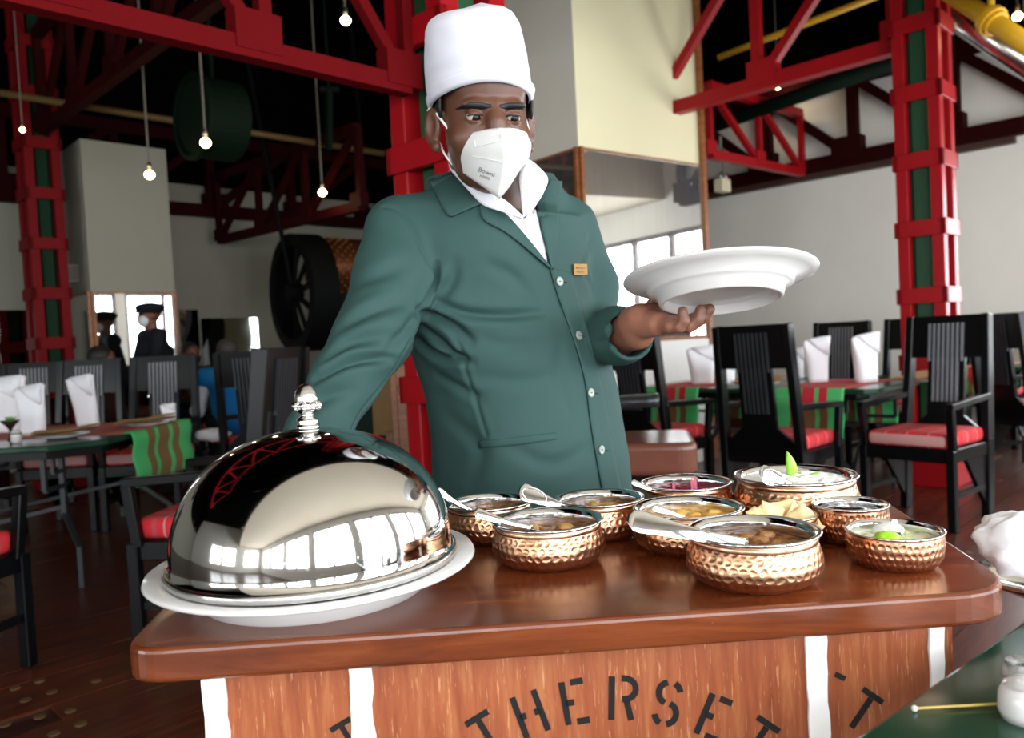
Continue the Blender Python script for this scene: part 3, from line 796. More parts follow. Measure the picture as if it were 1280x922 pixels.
food('chutney_filling', *pots['I'][:2], pf('I', .86), pz('I', .45), mat('dark_chutney', '24180c', .12, var=.3), 'dark glossy liquid in the small pot by the papadams', 'chutney', amp=.0005, seed=8)
food('salad_filling', *pots['J'][:2], pf('J', .9), pz('J', .72), M_salad, 'pale chopped salad in the right-hand bowl', 'salad', amp=.004, seed=9)
# beetroot shreds, curry pieces, leaves, lime, papadams
for i, (px, py) in enumerate(((872, 606), (868, 610), (845, 613))):
    c = P(px, py, pots['D'][1]); whole('beetroot_strip', B().beam(c - Vector((.004, .004, .012)), c + Vector((-.003, .003, .012)), .004, .003, up=(0, 1, 0)), mat('beet_strip', 'b01a44', .35), c, 'strip of crimson beetroot poking out of the beetroot pot', 'beetroot', 'beetroot strips')
for key, spots, m, nm, lab, cat in (('E', ((.012, .01), (.03, -.008), (-.004, .028), (.036, .022)), mat('potato_piece', 'e2ac52', .4, var=.2), 'potato_piece', 'yellow potato piece in the middle curry pot', 'potato'),
                       ('F', ((-.022, .012), (.0, .030), (-.036, -.004), (.022, .034), (.01, .01)), mat('meat_piece', '9a6a3a', .4, var=.35, scale=90, bump=.6, bscale=100), 'curry_piece', 'brown lump in the curry of the pot nearest the camera', 'curry piece'),
                       ('C', ((.02, .012), (.032, .0), (-.004, .02)), mat('curry_lump', 'b08a4c', .4, var=.3), 'curry_piece', 'tan lump in the curry of the looped-spoon pot', 'curry piece'),
                       ('B', ((-.02, .02), (.024, .018)), MATS['curry_lump'], 'curry_piece', 'tan lump in the curry of the lone front pot', 'curry piece')):
    for i, (dx, dy) in enumerate(spots):
        c = Vector((pots[key][0] + dx, pots[key][1] + dy, pz(key, .74)))
        b = B().ball((0, 0, 0), (.013, .010, .0055), 16); b.v = [x * (1 + .55 * mnoise.noise(x * 110 + Vector((i * 3, 0, 0))) + .2 * mnoise.noise(x * 400)) + c - Z * .0025 for x in b.v]
        whole(nm, b, m, c, lab, cat, 'pieces in the curries', smooth=True)
def leaf(base, tip, w, bend, label, mm=None):
    base = Vector(base); tip = Vector(tip); ax = tip - base; sd = ax.cross(Vector((0, 1, 0))).normalized(); rows = []
    for i in range(13):
        t = i / 12; c = base + ax * t + Vector(bend) * math.sin(math.pi * t); ww = w * math.sin(math.pi * min(1, t * .94 + .06)) ** .8
        rows.append([c + sd * (ww * k) + Vector((0, abs(k) * .003, 0)) for k in (-1, -.5, 0, .5, 1)])
    return whole('garnish_leaf', B().grid(rows), mm or M_leaf, base, label, 'leaf', 'green leaves on the rice', smooth=True, solid=.0008)
gy = pots['G'][1]
leaf(P(990, 606, gy), P(984, 564, gy), .008, (.004, 0, 0), 'upright bright green leaf standing in the rice')
leaf(P(1008, 600, gy - .01), P(1024, 591, gy - .01), .003, (0, 0, .001), 'thin green leaf sticking up from the rice')
leaf(P(1006, 603, gy - .03), P(1034, 604, gy - .03), .003, (0, 0, .002), 'thin green leaf lying flat on the rice')
c = P(1108, 674, pots['J'][1] - .012)
b = B().ball((0, 0, 0), (.017, .014, .009), 20); b.v = [x * (1 + .22 * mnoise.noise(x * 260)) + c for x in b.v]
whole('lettuce_curl', b, M_lemon, c, 'bright green lettuce curl in the salad bowl', 'lettuce', smooth=True)
c = P(1110, 662, pots['J'][1] + .022)
b = B().ball((0, 0, 0), (.018, .014, .010), 16); b.v = [x * (1 + .15 * mnoise.noise(x * 160)) + c for x in b.v]
whole('onion_heap', b, M_rice, c, 'small white onion heap in the salad bowl', 'onion', smooth=True)
for i, (px, py, w, h, tilt) in enumerate(((950, 648, .014, .014, .3), (964, 646, .016, .016, -.4), (982, 644, .018, .018, .1), (1006, 652, .016, .018, .6), (996, 648, .015, .016, -.7), (974, 651, .016, .015, .9))):
    c = P(px, py, 1.05 + .012 * (i % 3)); rows = []
    for r_ in range(7):
        row = []
        for k in range(7):
            x_ = (k / 6 - .5) * 2 * w; z_ = (r_ / 6 - .5) * 2 * h
            row.append(c + Vector((x_ * math.cos(tilt) - z_ * math.sin(tilt), .006 * mnoise.noise(Vector((x_ * 90, z_ * 90, i * 5))) + z_ * .5, z_ * math.cos(tilt) + x_ * math.sin(tilt) + .004 * mnoise.noise(Vector((i, k * .9, r_))))))
        rows.append(row)
    whole('papadam_shard', B().grid(rows), M_pap, c, 'pale crisp papadam shard in the small pot behind the front pot', 'papadam', 'papadam shards', smooth=True, solid=.0015)
# ================================================================== spoons
def spoon(head, mid, end, label, w_end=.011, w_mid=.004, bowl=.017, dark=False, name='serving_spoon', loop=False):
    head = Vector(head); end = Vector(end); mid = Vector(mid)
    root = thing(name, head, label, 'spoon', 'spoons in the copper pots')
    path = bez([head, mid, end], 10); m = len(path); rad = []
    for i in range(m):
        t = i / (m - 1); ww = lerp(w_mid, w_end, max(0, (t - .35) / .65) ** 1.5)
        if t > .9: ww *= math.sqrt(max(.05, 1 - ((t - .9) / .1) ** 2))
        rad.append((ww, .0011))
    h = wpart('handle', B().tube(path, rad, 14, flat=(0, -.88, .48)), M_steel, root, smooth=True)
    if loop:
        q = path[-5]; d = (path[-2] - path[-8]).normalized(); sd = d.cross(Vector((0, -.88, .48))).normalized()
        ring = [q + d * (w_end * 1.1 * math.cos(a)) + sd * (w_end * .62 * math.sin(a)) + Vector((0, -.0016, .001)) for a in [i * math.pi / 12 for i in range(25)]]
        build('handle_ridge', B().tube(ring, .0008, 6, cap=False), M_steel2, h, smooth=True, origin=root.location)
    d = (head - mid).normalized(); Mx = Matrix((d, Z.cross(d).normalized(), d.cross(Z.cross(d)).normalized())).transposed().to_4x4(); Mx.translation = head + d * bowl * .8
    rows = []
    for i in range(9):
        t = -1 + 2 * i / 8; ww = math.sqrt(max(0, 1 - t * t)) * .72
        rows.append([Mx @ Vector((t * bowl, ww * bowl * k, -.30 * bowl * (1 - t * t) * (1 - k * k))) for k in (-1, -.6, -.2, .2, .6, 1)])
    wpart('bowl', B().grid(rows), M_steel, root, smooth=True, solid=.0012)
    return root
ya, yb, yc, yd, ye, yf, yg, yj = [pots[k][1] for k in 'ABCDEFGJ']
spoon(P(592, 640, ya), P(566, 626, ya - .01), P(546, 611, ya - .02), 'spoon in the pot nearest the dome', .006)
spoon(P(665, 660, yb), P(628, 651, yb - .02), P(593, 640, yb - .03), 'spoon whose handle points left from the lone front pot', .0085)
spoon(P(728, 640, yc - .01), P(695, 630, yc - .04), P(649, 612, yc - .05), 'spoon with a broad looped handle crossing the middle of the back row', .0165, .006, loop=True)
spoon(P(838, 618, yd - .02), P(815, 612, yd - .04), P(789, 602, yd - .06), 'dark-looking spoon leaning out of the beetroot pot', .006)
spoon(P(862, 650, ye), P(840, 642, ye - .01), P(815, 634, ye - .02), 'short spoon lying in the yellow curry', .007)
spoon(P(935, 680, yf - .01), P(870, 668, yf - .04), P(784, 648, yf - .045), 'big spoon with long broad handle from the pot nearest the camera', .0155, .007, .022)
spoon(P(1018, 618, yg - .02), P(992, 609, yg - .05), P(950, 590, yg - .07), 'spoon with a rounded loop handle in the rice', .019, .006, loop=True)
spoon(P(1128, 678, yj), P(1122, 664, yj), P(1116, 648, yj + .005), 'small upright spoon in the salad bowl', .0045, .003, .011)
spoon(P(1068, 652, 1.06), P(1060, 650, 1.07), P(1052, 645, 1.085), 'short spoon inside the small pot of dark liquid', .007, .004, .012)

# ================================================================== plate held in the hand
pn = Vector((.012, math.sin(R(11.5)), 1)).normalized(); px_ = Vector((1, 0, 0)); px_ = (px_ - pn * px_.dot(pn)).normalized(); py_ = pn.cross(px_)
PLC = P(899, 356, 1.245); PLATE_M = Matrix((px_, py_, pn)).transposed().to_4x4(); PLATE_M.translation = PLC
b = B().lathe([(0, -.013), (.080, -.013), (.0845, -.014), (.0865, -.0265), (.090, -.0275), (.0935, -.026), (.0975, -.012), (.106, -.009), (.1105, -.006), (.113, .0), (.135, .006), (.1455, .0105), (.1475, .0125), (.1465, .015), (.133, .0115), (.110, .0045), (.095, -.004), (0, -.006)], 96, M=PLATE_M)
whole('dinner_plate', b, M_china, PLC, 'empty white rimmed plate held up on the man\'s left hand', 'plate', smooth=True)

# ================================================================== near table corner at the lower right
TZ = .805
def green_top():
    t = NT('green_tabletop'); co = t.coord(scale=(1, 1, 1)); n = t.noise(co, 60, 5, .75); n2 = t.noise(co, 9, 3)
    c = t.mix(n2, '0a2a1a', '124230'); c = t.mix(t.math('MULTIPLY', t.math('GREATER_THAN', n, .72), .5), c, '5b9a78')
    t.base(c); t.set(t.math('ADD', t.math('MULTIPLY', n2, .2), .08), 0); return t.m
M_gtop = green_top()
e0, e1 = PZ(1060, 926, TZ), PZ(1284, 772, TZ)
ed = (e1 - e0).normalized(); en = Vector((ed.y, -ed.x, 0))
p0_, p1_ = e0 - ed * .10, e0 + ed * 1.02
tc_ = (p0_ + p1_) / 2 + en * .45
ntab = thing('dining_table', (tc_.x, tc_.y, 0), 'green topped table whose edge crosses the lower right foreground', 'table')
wpart('tabletop', B().prism([(q.x, q.y) for q in (p0_, p0_ + en * .8, p1_ + en * .8, p1_)], TZ - .03, TZ), M_gtop, ntab, bevel=.005)
for q in (p0_ + en * .1 + ed * .1, p0_ + en * .7 + ed * .1, p1_ + en * .7 - ed * .1, p1_ + en * .1 - ed * .1):
    wpart('leg', B().box((q.x, q.y, (TZ - .03) / 2), (.04, .04, TZ - .03), ed), M_black, ntab)
c = PZ(1282, 742, TZ)
root = thing('side_plate', (c.x + .02, c.y, TZ), 'small steel dish holding the crumpled napkin at the right edge', 'dish')
build('dish', B().lathe([(0, 0), (.035, 0), (.06, .012), (.075, .022), (.074, .024), (.058, .015), (0, .004)], 48), M_steel, root, smooth=True)
c = P(1288, 694, root.location.y)
b = B().ball((0, 0, 0), (.056, .05, .040), 40); b.v = [x * (.9 + .5 * abs(mnoise.noise(x * 22)) + .22 * abs(mnoise.noise(x * 55))) + Vector((c.x, c.y, TZ + .062)) for x in b.v]
whole('crumpled_napkin', b, M_linen, Vector((c.x, c.y, TZ + .02)), 'crumpled white cloth napkin at the right edge of the picture', 'napkin', smooth=True)
c = PZ(1282, 898, TZ)
root = thing('bud_vase', (c.x, c.y, TZ), 'small frosted glass with white base at the lower right corner', 'glass')
tg = NT('clear_glass'); tg.base('ffffff'); tg.set(.03, 0, Transmission_Weight=1.0, IOR=1.3); M_glass = tg.m
build('glass', B().lathe([(.016, .028), (.017, .03), (.014, .05), (.013, .05), (.0155, .031)], 32), M_glass, root, smooth=True)
build('white_base', B().lathe([(0, 0), (.018, 0), (.021, .008), (.02, .022), (.016, .03), (0, .03)], 32), M_china, root, smooth=True)
q0, q1 = PZ(1143, 885, TZ + .003), PZ(1252, 879, TZ + .003)
root = thing('cocktail_stick', q0, 'thin yellow stick with a white tip lying on the green table', 'stick')
wpart('stick', B().cyl(q0, q1, .0011, n=8), mat('straw_yellow', 'b9a04a', .5), root)
wpart('tip', B().ball(q0, .0028, 12), M_china, root, smooth=True)
# ================================================================== sculpting: distance fields meshed with surface nets
def axis_coords(spans):
    """[(end, step), ...] after a start value -> coordinates with varying step"""
    out = [spans[0]]
    for end, step in spans[1:]:
        n = max(1, round((end - out[-1]) / step)); s = out[-1]
        out += [s + (end - s) * (i + 1) / n for i in range(n)]
    return np.array(out, np.float32)
class Vol:
    def __init__(s, xs, ys, zs):
        s.c = [axis_coords(q) for q in (xs, ys, zs)]
        s.F = np.full([len(q) for q in s.c], .5, np.float32)
    def block(s, lo, hi):
        sl = []
        for q, a, b in zip(s.c, lo, hi):
            i = max(0, int(np.searchsorted(q, a)) - 1); j = min(len(q), int(np.searchsorted(q, b)) + 1); sl.append(slice(i, max(i + 1, j)))
        sl = tuple(sl)
        X = s.c[0][sl[0]][:, None, None]; Y = s.c[1][sl[1]][None, :, None]; Zz = s.c[2][sl[2]][None, None, :]
        return sl, X, Y, Zz
    def merge(s, sl, d, k, op):
        A_ = s.F[sl]
        if op == 'add':
            if k > 0:
                h = np.clip(.5 + .5 * (A_ - d) / k, 0, 1); s.F[sl] = A_ * (1 - h) + d * h - k * h * (1 - h)
            else: s.F[sl] = np.minimum(A_, d)
        else:
            d = -d
            if k > 0:
                h = np.clip(.5 - .5 * (A_ - d) / k, 0, 1); s.F[sl] = A_ * (1 - h) + d * h + k * h * (1 - h)
            else: s.F[sl] = np.maximum(A_, d)
    def cone(s, a, b, r0, r1, k=.01, op='add'):
        a = np.array(a, np.float32); b = np.array(b, np.float32); m = max(r0, r1) + 2 * k + .012
        sl, X, Y, Q = s.block(np.minimum(a, b) - m, np.maximum(a, b) + m)
        ba = b - a; L = float(ba @ ba) or 1e-9
        t = np.clip(((X - a[0]) * ba[0] + (Y - a[1]) * ba[1] + (Q - a[2]) * ba[2]) / L, 0, 1)
        d = np.sqrt((X - a[0] - t * ba[0]) ** 2 + (Y - a[1] - t * ba[1]) ** 2 + (Q - a[2] - t * ba[2]) ** 2) - (r0 + (r1 - r0) * t)
        s.merge(sl, d, k, op)
    def chain(s, pts, rads, k=.01):
        for i in range(len(pts) - 1): s.cone(pts[i], pts[i + 1], rads[i], rads[i + 1], k)
    def ell(s, c, r, k=.01, op='add', axes=None, cut=None):
        c = np.array(c, np.float32); m = max(r) + 2 * k + .012
        sl, X, Y, Q = s.block(c - m, c + m); X = X - c[0]; Y = Y - c[1]; Q = Q - c[2]
        if axes is not None:
            e = [np.array(q, np.float32) for q in axes]; X, Y, Q = [X * q[0] + Y * q[1] + Q * q[2] for q in e]
        k0 = np.sqrt((X / r[0]) ** 2 + (Y / r[1]) ** 2 + (Q / r[2]) ** 2); k1 = np.sqrt((X / r[0] ** 2) ** 2 + (Y / r[1] ** 2) ** 2 + (Q / r[2] ** 2) ** 2) + 1e-6
        d = k0 * (k0 - 1) / k1
        if cut is not None: d = np.maximum(d, cut(X, Y, Q))
        s.merge(sl, d.astype(np.float32), k, op)
    def loft(s, levels, k=.02, shrink=0.0, power=2.3):
        """stack of superellipses: (z, cx, cy, half width, half depth, yaw)"""
        L = sorted(levels); zz = [q[0] for q in L]
        sl, X, Y, Q = s.block((-9, -9, zz[0] - .02), (9, 9, zz[-1] + .06))
        q1 = Q[0, 0, :]
        cx, cy, hw, hd, yw = [np.interp(q1, zz, [q[i] for q in L]).astype(np.float32)[None, None, :] for i in range(1, 6)]
        ca, sa = np.cos(yw), np.sin(yw); hw = hw - shrink; hd = hd - shrink
        dx, dy = X - cx, Y - cy
        lx = dx * ca + dy * sa; ly = -dx * sa + dy * ca
        rho = ((np.abs(lx) / hw) ** power + (np.abs(ly) / hd) ** power) ** (1 / power)
        d = (rho - 1) * np.minimum(hw, hd)
        d = np.maximum(d, np.maximum(Q - (zz[-1] - shrink), zz[0] - Q))
        s.merge(sl, d.astype(np.float32), k, 'add')
    def mesh(s):
        F = s.F; ins = F < 0; nx, ny, nz = F.shape
        cnt = np.zeros((nx - 1, ny - 1, nz - 1), np.int8)
        for i in (0, 1):
            for j in (0, 1):
                for k in (0, 1): cnt += ins[i:nx - 1 + i, j:ny - 1 + j, k:nz - 1 + k]
        act = (cnt > 0) & (cnt < 8); idx = np.argwhere(act)
        vid = np.full(act.shape, -1, np.int32); vid[act] = np.arange(len(idx))
        acc = np.zeros((len(idx), 3)); num = np.zeros(len(idx))
        cor = [(i, j, k) for i in (0, 1) for j in (0, 1) for k in (0, 1)]
        val = {c: F[idx[:, 0] + c[0], idx[:, 1] + c[1], idx[:, 2] + c[2]] for c in cor}
        for c in cor:
            for ax in range(3):
                if c[ax] == 0:
                    c2 = list(c); c2[ax] = 1; c2 = tuple(c2); a, b = val[c], val[c2]; m = (a < 0) != (b < 0)
                    t = np.where(m, a / np.where(m, a - b, 1), 0); p = np.tile(np.array(c, float), (len(idx), 1)); p[:, ax] += t
                    acc[m] += p[m]; num[m] += 1
        g = idx + acc / num[:, None]
        V_ = np.stack([np.interp(g[:, i], np.arange(len(s.c[i])), s.c[i]) for i in range(3)], 1)
        quads = []
        for ax in range(3):
            sl0 = [slice(None)] * 3; sl1 = [slice(None)] * 3; sl0[ax] = slice(0, -1); sl1[ax] = slice(1, None)
            e = np.argwhere(ins[tuple(sl0)] != ins[tuple(sl1)]); u, v = [(1, 2), (2, 0), (0, 1)][ax]
            lim = np.array(act.shape); ok = (e[:, u] > 0) & (e[:, v] > 0) & (e[:, u] < lim[u]) & (e[:, v] < lim[v]); e = e[ok]
            def cell(du, dv):
                q = e.copy(); q[:, u] += du; q[:, v] += dv; return vid[q[:, 0], q[:, 1], q[:, 2]]
            q4 = np.stack([cell(-1, -1), cell(0, -1), cell(0, 0), cell(-1, 0)], 1)
            flip = ~ins[e[:, 0], e[:, 1], e[:, 2]]
            q4[flip] = q4[flip][:, ::-1]; quads.append(q4)
        return V_, np.concatenate(quads)
def relax(V_, Q, it=2, f=.5):
    n = len(V_); e = np.concatenate([Q[:, [i, (i + 1) % 4]] for i in range(4)])
    deg = np.bincount(e.ravel(), minlength=n)[:, None].clip(1)
    for _ in range(it):
        sm = np.zeros_like(V_)
        for c in range(3): sm[:, c] = np.bincount(e[:, 0], V_[e[:, 1], c], n) + np.bincount(e[:, 1], V_[e[:, 0], c], n)
        V_ = V_ + f * (sm / deg - V_)
    return V_
def vnormals(V_, Q):
    fnn = np.cross(V_[Q[:, 2]] - V_[Q[:, 0]], V_[Q[:, 3]] - V_[Q[:, 1]]); N = np.zeros_like(V_)
    for c in range(3):
        for i in range(4): N[:, c] += np.bincount(Q[:, i], fnn[:, c], len(V_))
    return N / (np.linalg.norm(N, axis=1, keepdims=True) + 1e-9)
def np_obj(name, V_, Q, m, parent=None, origin=(0, 0, 0)):
    me = bpy.data.meshes.new(name); V_ = np.asarray(V_) - np.array(origin)
    me.vertices.add(len(V_)); me.vertices.foreach_set('co', V_.astype(np.float32).ravel())
    me.loops.add(Q.size); me.loops.foreach_set('vertex_index', Q.astype(np.int32).ravel())
    me.polygons.add(len(Q)); me.polygons.foreach_set('loop_start', np.arange(0, Q.size, 4, dtype=np.int32))
    me.polygons.foreach_set('use_smooth', np.ones(len(Q), bool)); me.update(calc_edges=True); me.materials.append(m)
    return link(name, me, parent)
def seg_dist(V_, pts):
    """distance of points to a polyline and the position along it (0..1)"""
    best = np.full(len(V_), 9.0); par = np.zeros(len(V_)); n = len(pts) - 1
    for i in range(n):
        a = np.array(pts[i]); b = np.array(pts[i + 1]); ba = b - a; t = np.clip(((V_ - a) @ ba) / (ba @ ba + 1e-12), 0, 1)
        d = np.linalg.norm(V_ - a - t[:, None] * ba, axis=1); m = d < best; best[m] = d[m]; par[m] = (i + t[m]) / n
    return best, par

# ================================================================== the man in the green jacket
def skin_mat(name, c0, c1):
    t = NT(name); co = t.coord(); n = t.noise(co, 14, 3); f = t.noise(co, 420, 3)
    pa = t.n('ShaderNodeAttribute'); pa.attribute_name = 'palm'
    t.base(t.mix(pa.outputs['Fac'], t.mix(n, c0, c1), 'a06a55')); t.set(.42, 0, Specular_IOR_Level=.4, Subsurface_Weight=.06); t.b.inputs['Subsurface Radius'].default_value = (.01, .004, .002); t.bump(f, .12, .0008); return t.m
M_skin = skin_mat('warm_brown_skin', '4c2d21', '62402f')
def cloth_mat(name, c0, c1, rough=.8, ws=900, sheen=.0):
    t = NT(name); co = t.coord(); n = t.noise(co, 3, 4); w = t.noise(co, ws, 2)
    t.base(t.mix(n, c0, c1)); t.set(rough, 0, Sheen_Weight=sheen, Specular_IOR_Level=.25); t.bump(w, .25, .0005); return t.m
M_jacket = cloth_mat('green_jacket_cloth', '26403d', '304b48', .75)
M_shirt = cloth_mat('white_shirt_cloth', 'd6d6de', 'e2e2e8')
M_hat = cloth_mat('white_cap_cloth', 'c6c6d0', 'd2d2da')
M_mask = mat('white_mask_fabric', 'd4d4d2', .85, var=.02, scale=30, bump=.2, bscale=700)
M_hair = mat('black_hair', '0d0a09', .6, var=.3, scale=200)
M_trouser = cloth_mat('black_trousers', '101114', '1a1b1f')

man = thing('person', (.05, 1.55, 0), 'man in green jacket, white cloth cap and white mask reaching across the cart', 'person')
MO = man.location
# head frame
yaw, pit = R(14), R(13)
HF = Vector((math.sin(yaw) * math.cos(pit), -math.cos(yaw) * math.cos(pit), -math.sin(pit)))
HR = Vector((math.cos(yaw), math.sin(yaw), 0)); HU = HF.cross(HR) * -1
HU = HR.cross(HF) * -1
HC = P(618.5, 146, 1.285) - HF * .088
def H(x, y, z): return HC + HR * x + HF * y + HU * z
HAX = (HR, HF, HU)
shR, shL = P(503, 292, 1.40), P(708, 286, 1.58)
armR = [shR, P(492, 345, 1.36), P(467, 418, 1.29), P(430, 480, 1.235), P(398, 540, 1.20), P(378, 585, 1.185)]
radR = [.064, .066, .060, .050, .045, .042]
armL = [shL, P(735, 360, 1.60), P(742, 418, 1.55), P(772, 420, 1.44), P(797, 416, 1.375)]
radL = [.062, .056, .052, .048, .045]
neck = P(640, 262, 1.475)
lv = []
for y, l, r, Yc, yw in ((700, 552, 800, 1.545, 46), (620, 548, 790, 1.545, 47), (575, 549, 784, 1.54, 48), (540, 547, 778, 1.535, 48), (480, 537, 766, 1.53, 47), (430, 521, 754, 1.52, 45), (385, 508, 744, 1.51, 41), (340, 506, 736, 1.50, 37), (305, 512, 733, 1.495, 35), (275, 530, 722, 1.49, 34)):
    c = P((l + r) / 2, y, Yc); s_ = (r - l) / 2 * Yc / FPX; a = R(yw)
    ratio = .80 if y > 420 else .70
    hw = s_ / math.sqrt(math.cos(a) ** 2 + (ratio * math.sin(a)) ** 2)
    lv.append((c.z, c.x, c.y, hw, hw * ratio, a))
# ---- skin: one continuous figure
bod = Vol([-.42, (-.15, .004), (.06, .0019), (.16, .004), (.31, .0024), (.36, .004)], [1.06, (1.20, .0035), (1.44, .0022), (1.80, .005)],
          [.0, (.86, .010), (1.12, .004), (1.24, .0026), (1.37, .004), (1.72, .0019)])
bod.loft([(z, x, y, hw, hd, a) for z, x, y, hw, hd, a in lv if z > .84], .02, shrink=.022)
for a, r in ((armR, radR), (armL, radL)): bod.chain(a, [q - .016 for q in r], .02)
bod.cone(neck + Vector((-.02, .02, -.02)), H(0, -.03, -.06), .058, .055, .015)
bod.cone(shR, neck, .036, .040, .02); bod.cone(shL + Vector((0, 0, -.02)), neck + Vector((0, 0, -.03)), .032, .034, .02)
hip = Vector((lv[0][1], lv[0][2], .86)); 
for s in (-1, 1):
    hx = hip + Vector((.085 * s * math.cos(R(46)), .085 * s * math.sin(R(46)), 0)); kn = Vector((hx.x + .01, hx.y, .48)); an = Vector((hx.x, hx.y + .02, .085))
    bod.chain([hx, kn, an], [.082, .056, .040], .02); fw = Vector((.72, -.69, 0)); bod.cone(an + Vector((0, 0, -.045)), an + fw * .15 + Vector((0, 0, -.055)), .036, .028, .02)
# head
bod.ell(H(0, -.012, .048), (.0745, .097, .085), .0, axes=HAX)
bod.ell(H(0, .028, -.022), (.0685, .068, .082), .02, axes=HAX)
bod.ell(H(0, .036, -.078), (.050, .045, .038), .025, axes=HAX)
bod.ell(H(0, .062, -.098), (.024, .022, .02), .02, axes=HAX)
bod.ell(H(0, .058, .056), (.058, .028, .040), .02, axes=HAX)
for s in (-1, 1):
    bod.ell(H(.031 * s, .084, .0185), (.022, .011, .0075), .010, axes=HAX)
    bod.ell(H(.031 * s, .097, .000), (.019, .013, .0115), .008, 'sub', axes=HAX)
    bod.ell(H(.043 * s, .060, -.034), (.024, .024, .022), .016, axes=HAX)
bod.chain([H(0, .086, .016), H(0, .098, -.008), H(0, .104, -.034)], [.0090, .0110, .0135], .012)
for s in (-1, 1): bod.ell(H(.012 * s, .094, -.038), (.011, .012, .009), .006, axes=HAX)
bod.ell(H(0, .090, -.066), (.024, .010, .008), .006, axes=HAX); bod.ell(H(0, .088, -.077), (.020, .010, .008), .006, axes=HAX)
EY = [H(-.0315, .0775, -.0005), H(.0315, .0775, -.0005)]
for e in EY:
    bod.ell(e, (.0148, .0148, .0148), .003, axes=HAX, cut=lambda X, Y, Q: .0030 - Q - .10 * Y + 12 * X * X)
    bod.ell(e, (.0146, .0146, .0146), .003, axes=HAX, cut=lambda X, Y, Q: Q + .0052 - 8 * X * X)
for s in (-1, 1):                       # ears
    ax = (HR * .87 + HF * .50 * s, HF * .87 - HR * .50 * s, HU)
    bod.ell(H(.085 * s, -.006, -.014), (.0078, .020, .032), .005, axes=ax)
    bod.ell(H(.085 * s, -.006, -.010) + ax[0] * (s * .0085) + ax[1] * .004, (.0062, .0115, .021), .003, 'sub', axes=ax)
    bod.ell(H(.081 * s, .006, -.046), (.007, .009, .010), .005, axes=ax)
# left hand under the plate, palm up, fingers pointing right
W = armL[-1] + Vector((.006, -.006, .012))
pw = P(795, 404, 1.368)
bod.cone(armL[-2], pw, .030, .027, .01)
bod.cone(pw, P(822, 405, 1.300), .028, .020, .012); bod.cone(pw, P(826, 401, 1.335), .026, .018, .012)
bod.cone(P(800, 397, 1.345), P(818, 390, 1.365), .024, .017, .010)
kn = [P(838, 408, 1.262), P(842, 406, 1.282), P(844, 403, 1.303), P(842, 399, 1.324)]
for k_ in kn: bod.cone(P(818, 404, 1.318), k_, .0165, .0115, .006)
fing = [([kn[0], P(849, 409, 1.250), P(855, 401, 1.246), P(853, 389, 1.246)], [.0105, .0092, .0088, .0080]),
        ([kn[1], P(861, 408, 1.268), P(872, 399, 1.264), P(876, 387, 1.262)], [.0112, .0100, .0094, .0086]),
        ([kn[2], P(866, 405, 1.295), P(880, 397, 1.290), P(887, 386, 1.286)], [.0115, .0102, .0095, .0088]),
        ([kn[3], P(862, 400, 1.322), P(876, 394, 1.320), P(884, 384, 1.318)], [.0112, .0100, .0094, .0086]),
        ([P(816, 391, 1.362), P(816, 382, 1.395), P(824, 368, 1.412)], [.0155, .0125, .0105])]
for pts, rr in fing: bod.chain(pts, rr, .0028)
# right hand on the back rim of the platter
hR = armR[-1]; bod.cone(armR[-2], hR, .03, .027, .01)
tgt = Vector((PC.x - .02, PC.y + .200, CT + .058))
pm = hR.lerp(tgt, .62); bod.cone(hR, pm, .027, .02, .01)
sd_ = (tgt - hR).cross(Z).normalized()
for i, o_ in enumerate((-.03, -.01, .01, .03)):
    k0 = pm + sd_ * o_; m1 = tgt + sd_ * o_ * 1.1 + Vector((0, .012, .012)); m2 = tgt + sd_ * o_ * 1.15 + Vector((0, -.006, -.010)); bod.chain([pm, k0, m1, m2], [.016, .0115, .0095, .0085], .004)
bod.chain([hR.lerp(pm, .4), pm + sd_ * .045 + Vector((0, -.01, .0)), tgt + sd_ * .055 + Vector((0, .02, -.012))], [.016, .012, .0095], .004)
Vb, Qb = bod.mesh(); Vb = relax(Vb, Qb, 1, .4)
skin = np_obj('body', Vb, Qb, M_skin, man, MO)
palm = np.array(P(818, 402, 1.32)); pd_ = np.clip(1.25 - np.linalg.norm(Vb - palm, axis=1) / .085, 0, 1).astype(np.float32)
at_ = skin.data.attributes.new('palm', 'FLOAT', 'POINT'); at_.data.foreach_set('value', pd_)
bvh_body = BVHTree.FromPolygons([Vector(v) for v in Vb], Qb.tolist())
# ---- jacket
jk = Vol([-.42, (.36, .0032)], [1.09, (1.78, .0034)], [.74, (1.46, .0032)])
jk.loft(lv, .02)
jk.cone(shR, P(590, 262, 1.45), .056, .052, .035); jk.cone(shL, P(672, 256, 1.52), .052, .050, .035)
jk.cone(P(545, 300, 1.40), P(600, 300, 1.40), .06, .07, .05)
jk.cone(P(560, 235, 1.50), P(585, 262, 1.43), .045, .045, .03)
jk.cone(P(620, 235, 1.53), P(662, 236, 1.53), .050, .048, .03)
for a, r in ((armR, radR), (armL, radL)): jk.chain(a, r, .022)
d_ = (armL[-1] - armL[-2]).normalized(); e_ = armL[-1] - d_ * .022
sl, X, Y, Q = jk.block(np.array(e_) - .09, np.array(e_) + .09)
jk.merge(sl, -((X - e_.x) * d_.x + (Y - e_.y) * d_.y + (Q - e_.z) * d_.z) * 1.0 + 0 * X, 0, 'sub')
jk.cone(e_ - d_ * .03, e_ + d_ * .03, .040, .040, 0, 'sub')
d2_ = (armR[-1] - armR[-2]).normalized(); e2 = armR[-1] - d2_ * .012
sl, X, Y, Q = jk.block(np.array(e2) - .06, np.array(e2) + .07)
jk.merge(sl, -((X - e2.x) * d2_.x + (Y - e2.y) * d2_.y + (Q - e2.z) * d2_.z) + 0 * X, 0, 'sub')
